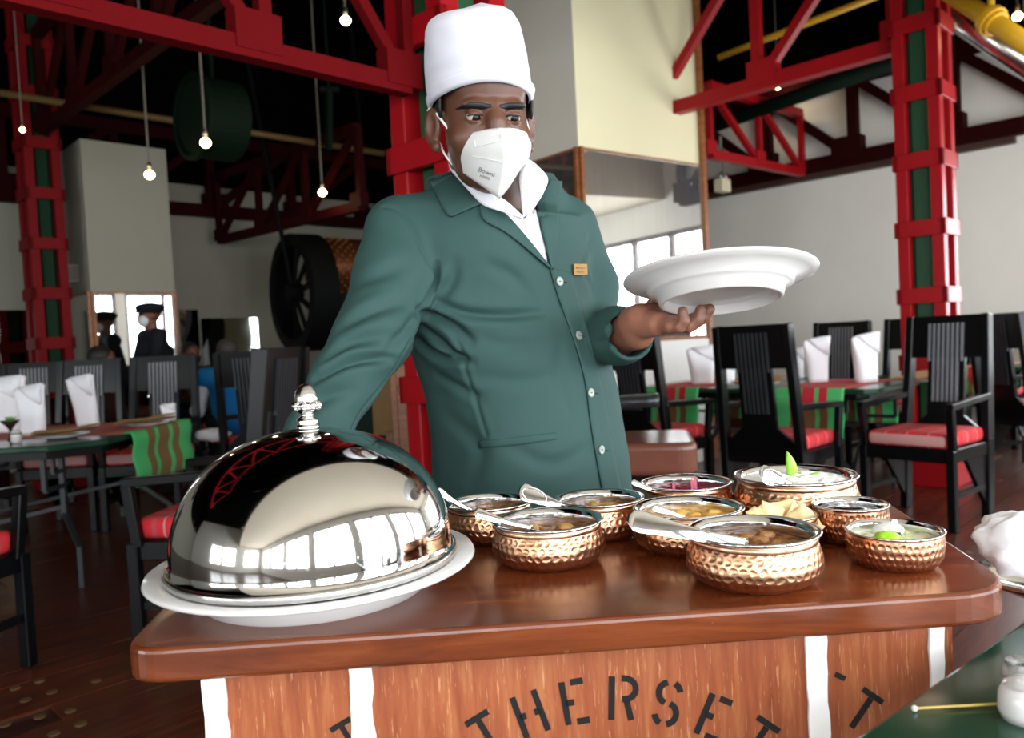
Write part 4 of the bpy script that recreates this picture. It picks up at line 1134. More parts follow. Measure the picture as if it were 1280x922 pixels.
Vj, Qj = jk.mesh(); Vj = relax(Vj, Qj, 4, .5)
def raycaster(Va, Qa):
    t = BVHTree.FromPolygons([Vector(v) for v in Va], Qa.tolist())
    def cast(px, py, fb=1.4):
        o = Vector((0, 0, CAM_Z)); d = ray(px, py).normalized(); h = t.ray_cast(o, d)
        if h[0] is None: 
            q = P(px, py, fb); n_ = t.find_nearest(q); return n_[0], n_[1]
        return h[0], h[1]
    return cast
cast0 = raycaster(Vj, Qj)
folds = [([(542, 376), (580, 391), (630, 394), (676, 391)], .010, .0075), ([(520, 388), (560, 402), (588, 425)], .010, .009), ([(530, 408), (570, 442), (590, 452)], .009, .006),
         ([(518, 424), (552, 446), (580, 447)], .010, .008), ([(600, 425), (640, 432), (690, 428)], .014, .003), ([(548, 470), (590, 492), (600, 500)], .011, .004),
         ([(395, 474), (434, 454), (486, 447)], .009, .010), ([(430, 408), (460, 392), (500, 378)], .013, .006), ([(408, 452), (440, 430), (492, 418)], .012, .005),
         ([(440, 352), (470, 345), (510, 330)], .016, .004), ([(520, 392), (500, 420), (478, 440)], .010, .005), ([(545, 330), (543, 352), (520, 392)], .007, .007),
         ([(570, 330), (566, 350), (552, 372)], .011, .004), ([(610, 330), (640, 345), (665, 372)], .014, .003), ([(372, 530), (400, 500), (440, 488)], .012, .004),
         ([(640, 560), (690, 580), (735, 560)], .016, .003), ([(700, 420), (700, 470), (712, 520)], .015, .002), ([(738, 300), (728, 330), (740, 360)], .010, .004),
         ([(742, 395), (765, 400), (785, 392)], .010, .004), ([(748, 430), (770, 425), (790, 440)], .010, .004), ([(600, 470), (650, 476), (690, 470)], .014, .002), ([(560, 520), (600, 560), (590, 600)], .018, .003)]
seams = [[(481, 259), (497, 263), (516, 285), (528, 315), (543, 345)], [(543, 389), (576, 430), (584, 464), (599, 513), (608, 543)], [(436, 545), (452, 515), (480, 478), (510, 425)]]
Nj = vnormals(Vj, Qj); disp = np.zeros(len(Vj))
for pts, w, dep in folds:
    q = [cast0(*p)[0] for p in bez([(x, y, 0) for x, y in pts], 5) and [(v.x, v.y) for v in bez([(x, y, 0) for x, y in pts], 5)]]
    d, t = seg_dist(Vj, q); tp = np.sin(np.pi * np.clip(t * .9 + .05, 0, 1)) ** .6
    disp += 2.7 * dep * tp * (-np.exp(-(d / w) ** 2) + .55 * np.exp(-(d / (2.1 * w)) ** 2))
for pts in seams:
    q = [cast0(v.x, v.y)[0] for v in bez([(x, y, 0) for x, y in pts], 8)]
    d, t = seg_dist(Vj, q); disp += -.0022 * np.exp(-(d / .0035) ** 2) + .0012 * np.exp(-((d - .008) / .006) ** 2)
lowf = np.array([mnoise.noise(Vector(v) * 9) for v in Vj]) * .004
Vj = Vj + Nj * (disp + lowf)[:, None]
cast = raycaster(Vj, Qj)
def inpoly(x, y, poly):
    c = False; j = len(poly) - 1
    for i in range(len(poly)):
        if (poly[i][1] > y) != (poly[j][1] > y) and x < (poly[j][0] - poly[i][0]) * (y - poly[i][1]) / (poly[j][1] - poly[i][1]) + poly[i][0]: c = not c
        j = i
    return c
CI = CAM_M.inverted()
def proj(p):
    q = CI @ Vector(p); return 640 + FPX * q.x / -q.z, 461 - FPX * q.y / -q.z
Vopen = [(596, 214), (610, 262), (630, 282), (660, 311), (685, 334), (681, 305), (675, 280), (669, 258), (670, 240), (650, 214)]
Nj = vnormals(Vj, Qj)
cen = Vj[Qj].mean(1); keep = np.ones(len(Qj), bool)
near = np.where((cen[:, 2] > 1.26) & (cen[:, 1] < 1.50) & (cen[:, 0] > -.12))[0]
for i in near:
    x, y = proj(cen[i])
    if inpoly(x, y, Vopen) and Nj[Qj[i, 0]] @ np.array((-.1, -.9, .3)) > -.1: keep[i] = False
jacket = np_obj('jacket', Vj, Qj[keep], M_jacket, man, MO)
def patch(name, left, right, m, parent, off, thick, n=20, cols=6, smooth=True, caster=cast, label=None):
    """cloth piece lying on the jacket between two edge lines"""
    L = [(v.x, v.y) for v in bez([(*p, 0) for p in left], 8)]; Rr = [(v.x, v.y) for v in bez([(*p, 0) for p in right], 8)]
    def samp(c, t): f = t * (len(c) - 1); i = min(int(f), len(c) - 2); return lerp(c[i][0], c[i + 1][0], f - i), lerp(c[i][1], c[i + 1][1], f - i)
    rows = []
    for i in range(n + 1):
        a = samp(L, i / n); b = samp(Rr, i / n); row = []
        for j in range(cols + 1):
            t = j / cols; h, nn = caster(lerp(a[0], b[0], t), lerp(a[1], b[1], t)); row.append(h + nn * off)
        rows.append(row)
    for _ in range(3):                       # smooth along the cloth
        new = [[p.copy() for p in r] for r in rows]
        for i in range(1, n):
            for j in range(cols + 1): new[i][j] = rows[i][j] * .5 + (rows[i - 1][j] + rows[i + 1][j]) * .25
        rows = new
    o = build(name, B().grid(rows), m, parent, smooth=smooth, solid=thick, origin=MO)
    if label: o['label'] = label
    return o
patch('collar', [(551, 190), (565, 205), (584, 230), (603, 256)], [(536, 220), (542, 238), (558, 268), (566, 272)], M_jacket, jacket, .0045, .003, cols=10)
patch('lapel', [(602, 254), (622, 261), (654, 294), (687, 335)], [(600, 260), (605, 277), (634, 293), (687, 337)], M_jacket, jacket, .004, .003, cols=6, n=26)
patch('lapel', [(669, 250), (675, 285), (681, 310), (687, 336)], [(694, 240), (697, 262), (695, 300), (690, 337)], M_jacket, jacket, .004, .003)
patch('collar', [(686, 226), (681, 237), (675, 246), (669, 256)], [(699, 229), (699, 235), (697, 240), (692, 245)], M_jacket, jacket, .0055, .003)
patch('front_placket', [(686, 334), (695, 366), (715, 422), (730, 475), (738, 535), (750, 604), (756, 632)], [(712, 340), (722, 370), (738, 422), (750, 475), (762, 535), (774, 604), (780, 632)], M_jacket, jacket, .0022, .0022, n=50)
patch('pocket_welt', [(598, 551), (646, 546), (694, 540)], [(600, 560), (648, 556), (697, 549)], M_jacket, jacket, .0016, .0025, n=20, cols=3)
M_button = mat('pearl_button', '8b958d', .3, var=.2, scale=200)
for px, py in ((697, 352), (721, 420), (736, 491), (749, 562)):
    h, nn = cast(px, py); q = nn.to_track_quat('Z', 'Y').to_matrix().to_4x4(); q.translation = h + nn * .004
    bt = build('button', B().lathe([(0, 0), (.0072, 0), (.0082, .001), (.0080, .0026), (.0060, .0022), (0, .0016)], 20, M=q), M_button, jacket, smooth=True, origin=MO)
    build('button_thread', B().box(q @ Vector((0, 0, .0022)), (.003, .003, .0012)), MATS['black_hair'] if 'black_hair' in MATS else M_hair, bt, origin=MO)
    h2, n2 = cast(px + 9, py + 1); build('buttonhole', B().beam(h + nn * .0045, h2 + n2 * .0045, .0022, .0012), M_trouser, jacket, origin=MO)
M_brass = mat('brass_badge', '7c5c28', .45, .4, var=.15, scale=120)
h, nn = cast(720, 337); ex = (cast(727, 336)[0] - h).normalized(); ex = (HR * .9 + Vector((.0, .3, 0))).normalized(); ey = nn.cross(ex).normalized(); ey = ey if ey.z > 0 else -ey
ez = ex.cross(ey)
ez = ez if ez.y < 0 else -ez
bd = B().box(h + ez * .006 + ex * .005, (.030, .020, .003), ex, ey)
badge = build('name_badge', bd, M_brass, jacket, origin=MO, label='small brass name badge')
for i in range(2): build('badge_line', B().box(h + ez * .0085 + ex * .005 + ey * (.003 - .007 * i), (.018 - .004 * i, .0022, .0012), ex, ey), mat('badge_ink', '6b4a1c', .5), badge, origin=MO)
# ---- shirt
shirt_root = None
top = [(604, 251), (629, 262), (653, 273), (661, 265), (668, 256)]; bot = [(684, 331), (685, 332), (686, 333), (687, 333), (687.5, 333)]
rows = []
for i in range(19):
    t = i / 18; row = []
    for a, b in zip(top, bot):
        x = lerp(a[0], b[0], t); y = lerp(a[1], b[1], t); h, nn = cast0(x, y); row.append(h - ray(x, y).normalized() * -.004)
    rows.append(row)
rows2 = [[v for v in bez(r, 4)] for r in rows]
shirt = build('shirt', B().grid(rows2), M_shirt, man, smooth=True, solid=.002, origin=MO, label='white open-necked shirt')
def leafpatch(A_, B_, name, parent, n=8, cols=5, bulge=.004):
    a = bez([P(*q) for q in A_], n); b = bez([P(*q) for q in B_], n); rows = []
    for p, q in zip(a, b): rows.append([p.lerp(q, j / cols) + Vector((0, -bulge * math.sin(math.pi * j / cols), 0)) for j in range(cols + 1)])
    return build(name, B().grid(rows), M_shirt, parent, smooth=True, solid=.0022, origin=MO)
dv = cast0(640, 262)[0].y
leafpatch([(560, 199, 1.415), (585, 219, 1.372), (606, 235, 1.345), (632, 251, 1.328), (653, 270, 1.318)], [(563, 212, 1.405), (585, 237, 1.358), (604, 256, 1.330), (626, 264, 1.318), (654, 274, 1.314)], 'shirt_collar', shirt)
leafpatch([(656, 197, 1.46), (649, 218, 1.385), (651, 245, 1.345), (654, 272, 1.322)], [(669, 205, 1.47), (684, 222, 1.425), (680, 239, 1.385), (666, 262, 1.340)], 'shirt_collar', shirt)
# ---- trousers and shoes
tr = Vol([-.20, (.30, .009)], [1.30, (1.80, .009)], [.0, (.90, .010)])
for s in (-1, 1):
    hx = hip + Vector((.085 * s * math.cos(R(46)), .085 * s * math.sin(R(46)), 0)); kn_ = Vector((hx.x + .01, hx.y, .48)); an = Vector((hx.x, hx.y + .02, .10))
    tr.chain([hx + Vector((0, 0, -.02)), kn_, an], [.105, .078, .068], .03)
Vt, Qt = tr.mesh(); np_obj('trousers', Vt, Qt, M_trouser, man, MO)
for s in (-1, 1):
    hx = hip + Vector((.085 * s * math.cos(R(46)), .085 * s * math.sin(R(46)), 0)); an = Vector((hx.x, hx.y + .02, .045)); fw = Vector((.72, -.69, 0))
    sv = Vol([an.x - .12, (an.x + .25, .006)], [an.y - .25, (an.y + .12, .006)], [0, (.13, .006)]); sv.cone(an, an + fw * .16 + Vector((0, 0, -.008)), .044, .037, .01); sv.cone(an, an + Vector((0, 0, .04)), .044, .04, .01)
    sl, X, Y, Q = sv.block((-9, -9, -1), (9, 9, 9)); sv.merge(sl, (Q - .004) + 0 * X + 0 * Y, 0, 'sub')
    Vs, Qs = sv.mesh(); np_obj('shoe', Vs, Qs, mat('black_shoe', '0b0b0c', .3), man, MO)
# ---- eyes, brows, hair
M_eye = mat('eye_white', 'a69c94', .5, var=.03, Specular_IOR_Level=.2); M_iris = mat('dark_iris', '120a07', .3, var=.1, Specular_IOR_Level=.25)
gaze = (HF + HU * -.32 + HR * .22).normalized()
for e in EY:
    eo = build('eyeball', B().ball(e, .0125, 24), M_eye, skin, smooth=True, origin=MO)
    q = gaze.to_track_quat('Z', 'Y').to_matrix().to_4x4(); q.translation = e
    build('iris', B().lathe([(.0076, .0100), (.0070, .0108), (.0035, .0127), (0, .0130)], 20, M=q), M_iris, eo, smooth=True, origin=MO)
def on_head(x, z, off=0.0, y0=.2):
    o = H(x, y0, z); h = bvh_body.ray_cast(o, -HF)
    return (h[0] if h[0] is not None else H(x, .08, z)) + HF * off
for s, pts in ((-1, [(-.007, .0160, .0022), (-.017, .0162, .0046), (-.030, .0170, .0052), (-.043, .0168, .0040), (-.057, .0118, .0014)]), (1, [(.006, .0160, .0022), (.016, .0166, .0046), (.029, .0176, .0052), (.042, .0178, .0040), (.055, .0130, .0014)])):
    c = bez([(x, z, w) for x, z, w in pts], 5); rows = []
    for q in c: rows.append([on_head(q.x, q.y + q.z * k, .0003) for k in (-1, -.4, .2, .8)])
    build('eyebrow', B().grid(rows), M_hair, skin, smooth=True, solid=.0018, origin=MO)
for s in (-1, 1):                       # lash line of the upper lid
    e = EY[0 if s < 0 else 1]; pts = [e + HR * x + HF * (math.sqrt(max(0, .0151 ** 2 - x * x)) * .985) + HU * (.0034 - 12 * x * x) for x in [(-.0125 + .025 * i / 10) for i in range(11)]]
    build('eyelash', B().tube(pts, .0009, 6), M_hair, skin, origin=MO)
    rows = []
    for i in range(9):
        t = i / 8; y = lerp(.030, -.03, t)
        rows.append([HC + HR * (s * (.0765 + .0015 * math.sin(math.pi * k))) + HF * y + HU * (lerp(.040, .000 + .012 * t, k)) for k in (0, .3, .6, 1)])
    build('sideburn', B().grid(rows), M_hair, skin, smooth=True, solid=.004, origin=MO)
# ---- cloth cap
rings = []
N_ = 72
def cap_ring(t, grow=0.0):
    out = []
    prof = [(0, .0835, .1045), (.12, .0865, .1065), (.35, .0865, .1055), (.62, .0810, .1005), (.80, .0760, .0940), (.90, .0680, .0820), (.96, .0540, .0620), (1.0, .020, .024)]
    rx = float(np.interp(t, [p[0] for p in prof], [p[1] for p in prof])); ry = float(np.interp(t, [p[0] for p in prof], [p[2] for p in prof]))
    for k in range(N_):
        a = 2 * math.pi * k / N_; cx, cy = math.cos(a), math.sin(a)
        zb = .022 + .030 * max(0, cy) ** 1.2 + .022 * min(0, cy)            # lower edge: high over the brow, low behind
        zt = .174 - .004 * cy + .008 * cx
        z = lerp(zb, zt, t)
        w = 1 + .022 * mnoise.noise(Vector((cx * 2.0, cy * 2.0, z * 52))) + .012 * mnoise.noise(Vector((cx * 1.1 + 5, cy, z * 14)))
        out.append(H((rx + grow) * cx * w - .004 - .018 * t, (ry + grow) * cy * w - .004 + .006 * t, z))
    return out
b = B(); tt = [0, .04, .08, .12, .16, .2, .25, .3, .35, .4, .45, .5, .55, .6, .65, .7, .75, .8, .84, .88, .91, .94, .96, .98, 1.0]
rows = [cap_ring(t) for t in tt]; inner = [H(0, 0, .03).lerp(p, .97) for p in rows[0]]
rows = [inner] + rows; b.grid([r + [r[0]] for r in rows], flip=False)
b.add(rows[-1], [tuple(range(N_))])
cap = build('cloth_cap', b, M_hat, man, smooth=True, origin=MO, recalc=True, label='tall white cloth cap')
bm = bmesh.new(); bm.from_mesh(cap.data); bmesh.ops.remove_doubles(bm, verts=bm.verts, dist=.0002); bmesh.ops.recalc_face_normals(bm, faces=bm.faces); bm.to_mesh(cap.data); bm.free()
def band_pt(k, v):
    a = 2 * math.pi * k / N_; cy = math.sin(a); top_ = .10 + .085 * max(0, cy)
    r = cap_ring(v * top_ * 1.0, .0045 * (1 if .02 < v < .98 else .2)); return r[k % N_]
cols_ = [[None] * 9 for _ in range(N_ + 1)]
for k in range(N_ + 1):
    for i in range(9): cols_[k][i] = band_pt(k, i / 8)
build('cap_band', B().grid(cols_), M_hat, cap, smooth=True, origin=MO, recalc=True)
# ---- mask
MK = [[(562, 188, 1.368), (578, 171, 1.318), (603, 163.5, 1.284), (626, 160, 1.264), (646, 161.5, 1.282), (662, 168, 1.335)],
      [(560, 194, 1.368), (580, 186, 1.306), (605, 181, 1.266), (631, 180, 1.240), (650, 181, 1.266), (663.5, 184, 1.330)],
      [(562, 200, 1.368), (583, 204, 1.312), (606, 207, 1.272), (633, 205, 1.240), (650, 203, 1.268), (659, 200, 1.325)],
      [(566, 206, 1.366), (585, 220, 1.322), (605, 234, 1.286), (624, 248, 1.258), (637, 232, 1.28), (647, 214, 1.32)]]
colsM = [bez([P(MK[r][c][0], MK[r][c][1], MK[r][c][2] - (.014 if 0 < c < 5 else .004)) for r in range(4)], 6) for c in range(6)]
lefts = [bez([colsM[c][i] for c in range(4)], 6) for i in range(19)]; rights = [bez([colsM[c][i] for c in range(3, 6)], 6) for i in range(19)]
b = B().grid(lefts); b.grid(rights)
mask = build('face_mask', b, M_mask, man, smooth=True, solid=.0022, origin=MO, label='white folded face mask')
def onm(px, py):
    bvm = onm.t; o = Vector((0, 0, CAM_Z)); d = ray(px, py).normalized(); h = bvm.ray_cast(o, d); return (h[0] if h[0] is not None else P(px, py, 1.27)) - d * .0032
onm.t = BVHTree.FromPolygons(b.v, b.f)
M_seal = mat('mask_seal', 'e6e6e4', .8, var=.02)
for pts in ([(593, 175), (626, 167.5), (627, 175), (594.5, 184), (593, 175)], [(590, 195), (610, 199), (631, 203)]):
    path = []
    for i in range(len(pts) - 1):
        for k in range(8): path.append(onm(lerp(pts[i][0], pts[i + 1][0], k / 8), lerp(pts[i][1], pts[i + 1][1], k / 8)))
    build('mask_seam', B().tube(path, .0006, 6), M_seal, mask, origin=MO)
M_ink = mat('grey_print', '6f6f72', .8, var=.05)
def text_patch(s, px, py, size, rot, parent, name, onto):
    cu = bpy.data.curves.new(name, 'FONT'); cu.body = s; cu.size = 1.0; cu.resolution_u = 2
    to = bpy.data.objects.new(name, cu); COL.objects.link(to); dg = bpy.context.evaluated_depsgraph_get(); me = bpy.data.meshes.new_from_object(to.evaluated_get(dg))
    bpy.data.objects.remove(to); vs_ = [v.co.copy() for v in me.vertices]; fs_ = [tuple(p.vertices) for p in me.polygons]
    bb2 = B(); ca, sa = math.cos(R(rot)), math.sin(R(rot)); bb2.add([onto(px + size * (v.x * ca + v.y * sa), py + size * (v.x * sa - v.y * ca)) for v in vs_], fs_)
    return build(name, bb2, M_ink, parent, origin=MO)
text_patch('Bowni', 597, 214, 8.5, 20, mask, 'mask_print', onm); text_patch('KN95', 599, 221, 5.5, 20, mask, 'mask_print', onm)
M_strap = mat('white_strap', 'f0f0ee', .8)
build('ear_loop', B().tube(bez([P(575, 181, 1.305), P(558, 158, 1.325), P(541, 137, 1.352), P(535, 138, 1.38)], 6), (.0022), 8), M_strap, mask, smooth=True, origin=MO)
build('ear_loop', B().tube(bez([P(566, 206, 1.363), P(556, 193, 1.362), P(549, 178, 1.370), P(544, 172, 1.385)], 6), (.0018), 8), M_strap, mask, smooth=True, origin=MO)
build('ear_loop', B().tube(bez([P(662, 172, 1.33), P(660, 160, 1.355), P(657, 148, 1.38)], 6), (.0018), 8), M_strap, mask, smooth=True, origin=MO)
# ================================================================== dining chairs
M_slat = mat('lit_grey_slat', '787b80', .35, var=.15, scale=12); M_slat_back = mat('dim_back_slat', '2a2c30', .4, var=.15, scale=12)  # light painted in: front slats grey as if lit, back ones darker
def make_chair():
    root = thing('dining_chair', (0, 0, 0), 'x', 'chair', 'black slatted dining chairs with red plaid cushions')
    for s in (-1, 1):
        build('stile', B().beam((.235 * s, .21, 0), (.235 * s, .235, .46), .045, .07, up=(0, 1, 0)).beam((.235 * s, .235, .44), (.215 * s, .315, 1.17), .045, .065, up=(0, 1, 0)), M_black, root, bevel=.004, segs=1)
        build('leg', B().beam((.245 * s, -.235, 0), (.245 * s, -.235, .44), .045, .045, up=(0, 1, 0)), M_black, root, bevel=.004, segs=1)
        build('arm', B().beam((.25 * s, -.26, .675), (.235 * s, .25, .700), .045, .035), M_black, root, bevel=.004, segs=1)
        build('arm_post', B().beam((.245 * s, -.215, .42), (.25 * s, -.245, .67), .04, .04, up=(0, 1, 0)), M_black, root, bevel=.004, segs=1)
        M = Matrix(((0, 0, 1, .232 * s), (1, 0, 0, 0), (0, 1, 0, 0), (0, 0, 0, 1)))
        build('side_bracket', B().prism([(.19, .0), (.25, .0), (.25, .40), (-.10, .40)][::1] if False else [(.18, .08), (.215, .08), (.235, .40), (-.08, .40)], -.012, .012, M), M_black, root)
        build('stretcher', B().beam((.240 * s, -.22, .19), (.235 * s, .215, .19), .022, .03), M_black, root)
    yb = lambda z: .235 + (z - .44) * .08 / .73
    def back(z0, z1, poly, th, name, dy=0.0):
        """flat piece in the leaning plane of the back; poly in (x, z)"""
        b = B(); n = len(poly); vs = [Vector((x, yb(z) + dy + sg * th / 2, z)) for sg in (-1, 1) for x, z in poly]
        b.add(vs, [tuple(range(n)), tuple(range(2 * n - 1, n - 1, -1))] + [(i, i + n, (i + 1) % n + n, (i + 1) % n) for i in range(n)])
        return build(name, b, M_black, root, recalc=True)
    back(0, 0, [(-.215, .92), (.215, .92), (.205, 1.17), (-.205, 1.17)], .034, 'top_rail')
    back(0, 0, [(-.21, .42), (.21, .42), (.20, .50), (.105, .58), (.105, .925), (-.105, .925), (-.105, .58), (-.20, .50)], .026, 'splat')
    for k in range(8):
        x = (k - 3.5) * .0268
        zl_ = .66 if 0 < k < 7 else .90
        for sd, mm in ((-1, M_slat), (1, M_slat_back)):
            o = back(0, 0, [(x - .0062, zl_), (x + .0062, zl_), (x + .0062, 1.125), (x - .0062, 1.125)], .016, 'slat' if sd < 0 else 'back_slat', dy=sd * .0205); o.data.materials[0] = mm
    build('seat_frame', B().box((0, 0, .405), (.50, .49, .075)), M_black, root, bevel=.004, segs=1)
    build('stretcher', B().beam((-.235, -.235, .12), (.235, -.235, .12), .022, .03), M_black, root) if False else None
    cu = B().box((0, -.012, .485), (.455, .455, .085)); build('seat_cushion', cu, PL, root, smooth=True, bevel=.03, segs=4)
    return root
chair0 = make_chair(); chair_used = [False]
def chair(x, y, facing, label, s=1.0):
    """facing: plan direction the sitter looks"""
    o = chair0 if not chair_used[0] else copy_tree(chair0)
    chair_used[0] = True
    o.location = (x, y, .001); o.rotation_euler = (0, 0, math.atan2(facing[1], facing[0]) + math.pi / 2)
    o['label'] = label
    return o
g = lambda a, b: tuple(G(a, b))[:2]
chair(*g(4.50, 2.25), U, 'large black chair seen from behind, in front of the right table')
chair(*g(4.50, 3.13), U, 'black chair half hidden by the held plate arm, left of the large one')
chair(*g(4.935, 1.58), (-.80, -.60), 'black armchair with lit slats at the right end of the right table')
chair(*g(6.5, 2.82), -U, 'black chair behind the right table between two white napkins')
chair(*g(6.62, 2.27), -U, 'black chair behind the right table next to the red column')
chair(*g(6.75, 1.42), (.97, .2), 'black chair with red cushion nearest the right edge of the picture')
chair(*g(8.08, 2.05), -U, 'far chair with red cushion beside the small striped table')
chair(-1.25, 3.32, (-1, .10), 'black armchair with red plaid cushion left of the steel dome')
chair(-2.20, 2.86, (.24, .97), 'black chair cut off by the lower left edge of the picture')
chair(-2.56, 5.62, (.05, -1), 'black chair with lit slats behind the left table')
chair(-3.14, 5.66, (0, -1), 'black chair behind the tallest white napkin on the left table')
chair(*P(30, 480, 6.3).xy, (.3, -1), 'black chair at the far left edge behind the left table')
# ================================================================== tables, runners
def chamfer_table(c, ux, uy, lx, ly, z, label, ch=.12, foot=.06):
    root = thing('dining_table', (c[0], c[1], 0), label, 'table')
    ux = Vector((*ux, 0)).normalized(); uy = Vector((*uy, 0)).normalized(); hx, hy = lx / 2, ly / 2
    M = Matrix((ux, uy, Z)).transposed().to_4x4()
    poly = [(-hx + ch, -hy), (hx - ch, -hy), (hx, -hy + ch), (hx, hy - ch), (hx - ch, hy), (-hx + ch, hy), (-hx, hy - ch), (-hx, -hy + ch)]
    build('tabletop', B().prism(poly, z - .032, z, M), M_gtop, root, bevel=.006, segs=2)
    build('apron', B().prism([(x * .93, y * .93) for x, y in poly], z - .075, z - .033, M), M_black, root)
    M_iron = mat('grey_iron', '2b2e31', .45, .3)
    for sx in (-1, 1):
        for sy in (-1, 1):
            p = lambda x, y, zz: M @ Vector((sx * x, sy * y, zz))
            build('leg', B().beam(p(hx * .62, hy * .62, z - .075), p(hx * .62, hy * .62, .36), .025, .025, up=ux).beam(p(hx * .62, hy * .62, .36), p(hx * .80, hy * .80, .20), .025, .025).beam(p(hx * .80, hy * .80, .21), p(hx * .80, hy * .80, 0), .025, .025, up=ux), M_iron, root)
            br = B(); a = hx * .62
            br.beam(p(a, hy * .62, z - .24), p(a, hy * .86, z - .24), .022, .022).beam(p(a, hy * .86, z - .24), p(a, hy * .86, z - .075), .022, .022, up=ux).beam(p(a, hy * .62, z - .16), p(a, hy * .74, z - .16), .02, .02).beam(p(a, hy * .74, z - .16), p(a, hy * .74, z - .075), .02, .02, up=ux)
            build('square_bracket', br, M_iron, root)
    for sy in (-1, 1): build('cross_brace', B().beam(M @ Vector((-hx * .8, sy * hy * .8, .2)), M @ Vector((hx * .62, sy * hy * .62, .40)), .02, .02), M_iron, root)
    return root, M
def runner_mat(name, top_c, low_c, split):
    t = NT(name); at = t.n('ShaderNodeAttribute'); at.attribute_name = 'weave'; sp = t.n('ShaderNodeSeparateXYZ'); t.l(at.outputs['Vector'], sp.inputs[0])
    fx = sp.outputs[0]; dr = sp.outputs[1]
    base = t.mix(t.math('GREATER_THAN', dr, split), top_c, low_c)
    gmask = t.ramp(fx, [(0, 'ffffff'), (.22, '000000'), (.34, 'ffffff'), (.40, '000000'), (.58, 'ffffff'), (.64, '000000'), (.76, 'ffffff')], 'CONSTANT')
    ontop = t.math('GREATER_THAN', dr, -.012)
    col = t.mix(t.math('MULTIPLY', gmask, t.math('ADD', t.math('MULTIPLY', ontop, .85), .12)), base, '4cc070')
    w = t.noise(t.coord(), 380, 2); col = t.mix(t.math('MULTIPLY', w, .25), col, '30301c', 'MULTIPLY')
    t.base(col); t.set(.9, 0); t.bump(w, .4, .001); return t.m
M_run = runner_mat('red_green_runner', 'c8283a', '7a5230', .105); M_run2 = runner_mat('green_brown_runner', 'c05a58', '7c6238', -.010)
def runner(c, along_, width, half, drop0, drop1, z, m, label, group='striped table runners', parent=None):
    """cloth strip across a table: hangs drop0 at the near edge and drop1 at the far edge"""
    al = Vector((*along_, 0)).normalized(); ac = Vector((-al.y, al.x, 0)); c = Vector((c[0], c[1], 0)); prof = []
    n = 12
    for i in range(n + 1): prof.append((-half - .014 - .008 * math.sin(i * .9), z - drop0 * (1 - i / n), drop0 * (1 - i / n)))
    prof += [(-half + .004, z + .004, -.004)] + [(lerp(-half, half, i / 10), z + .003, -.05) for i in range(1, 10)] + [(half - .004, z + .004, -.004)]
    for i in range(n + 1): prof.append((half + .014 + .008 * math.sin(i * .9), z - drop1 * i / n, drop1 * i / n))
    rows = []; wv = []; nc = 24
    for s_, zz, dr in prof:
        row = []
        for k in range(nc + 1):
            f = k / nc; rip = .010 * math.sin(f * 9 + .6) * max(0, dr) * 3.0
            sg = -1 if s_ < 0 else 1
            row.append(c + al * (s_ + sg * rip + sg * max(0, dr) * .03) + ac * ((f - .5) * width) + Z * (zz)); wv.append((f, dr, 0))
        rows.append(row)
    o = whole('table_runner', B().grid(rows), m, Vector((c.x, c.y, z)), label, 'table runner', group, smooth=True, solid=.003)
    a = o.data.attributes.new('weave', 'FLOAT_VECTOR', 'POINT'); a.data.foreach_set('vector', np.array(wv, np.float32).ravel())
    return o
TB = .75
chamfer_table(g(5.36, 2.78), U.xy, V.xy, .86, 1.84, TB, 'green topped dining table with red and green runners at right', ch=.06)
runner(g(5.36, 2.27), U.xy, .46, .43, .31, .31, TB, M_run, 'striped runner drop seen right of the large black chair')
runner(g(5.36, 3.30), U.xy, .46, .43, .31, .31, TB, M_run, 'striped runner drop seen left of the large black chair')
chamfer_table((-2.86, 4.62), (1, 0), (0, 1), 1.50, 1.36, TB, 'green topped dining table with three white napkins at left', ch=.20)
runner((-2.86, 4.76), (1, 0), .80, .75, .30, .30, TB, M_run2, 'green and brown striped runner hanging over the left table edge')
q = G(7.45, 1.88); tb, _ = chamfer_table((q.x, q.y), U.xy, V.xy, .58, .7, TB, 'small far table with a striped runner at the right edge', ch=.05)
runner((q.x, q.y), U.xy, .3, .29, .22, .22, TB, M_run, 'short striped runner on the far right table')
chamfer_table((-2.66, 7.38), U.xy, V.xy, .62, .62, TB, 'far dark table between the seated diners', ch=.05)
# ================================================================== napkins, plates, menus
def napkin(px, py, Y, w, h, label, lean=0.0, twist=.0, flare=1.15, z=TB + .006):
    """standing folded napkin: flattened sleeve with a slanting top"""
    c = P(px, py, Y); c.z = z; N = 28; rows = []
    for i in range(11):
        t = i / 10; row = []
        ww = w / 2 * lerp(.86, flare, t ** 1.4); dd = w * .24 * lerp(1.1, .55, t)
        for k in range(N):
            a = 2 * math.pi * k / N; sx = math.copysign(abs(math.cos(a)) ** .55, math.cos(a)); sy = math.copysign(abs(math.sin(a)) ** .9, math.sin(a))
            zz = h * t * (1 + (.05 * sx - .05 * sy) * t)
            row.append(c + Vector((sx * ww * math.cos(twist) - sy * dd * math.sin(twist) + lean * t * h, sy * dd * math.cos(twist) + sx * ww * math.sin(twist) + .012 * math.sin(t * 5 + a * 2) * t, zz)))
        rows.append(row + [row[0]])
    root = thing('folded_napkin', c, label, 'napkin', 'standing white napkins')
    sl_ = wpart('sleeve', B().grid(rows), M_linen, root, smooth=True, solid=.004)
    f0, f1 = rows[10][18], rows[10][26]; f2 = rows[6][24]
    fl = B().grid([[f0.lerp(f1, k / 4) + Vector((0, -.006, .004)) for k in range(5)], [f0.lerp(f1, k / 4).lerp(f2, .45) + Vector((0, -.018, 0)) for k in range(5)], [f2 + Vector((.004 * k, -.010, 0)) for k in range(5)]])
    wpart('fold_flap', fl, M_linen, root, smooth=True, solid=.003)
    return root
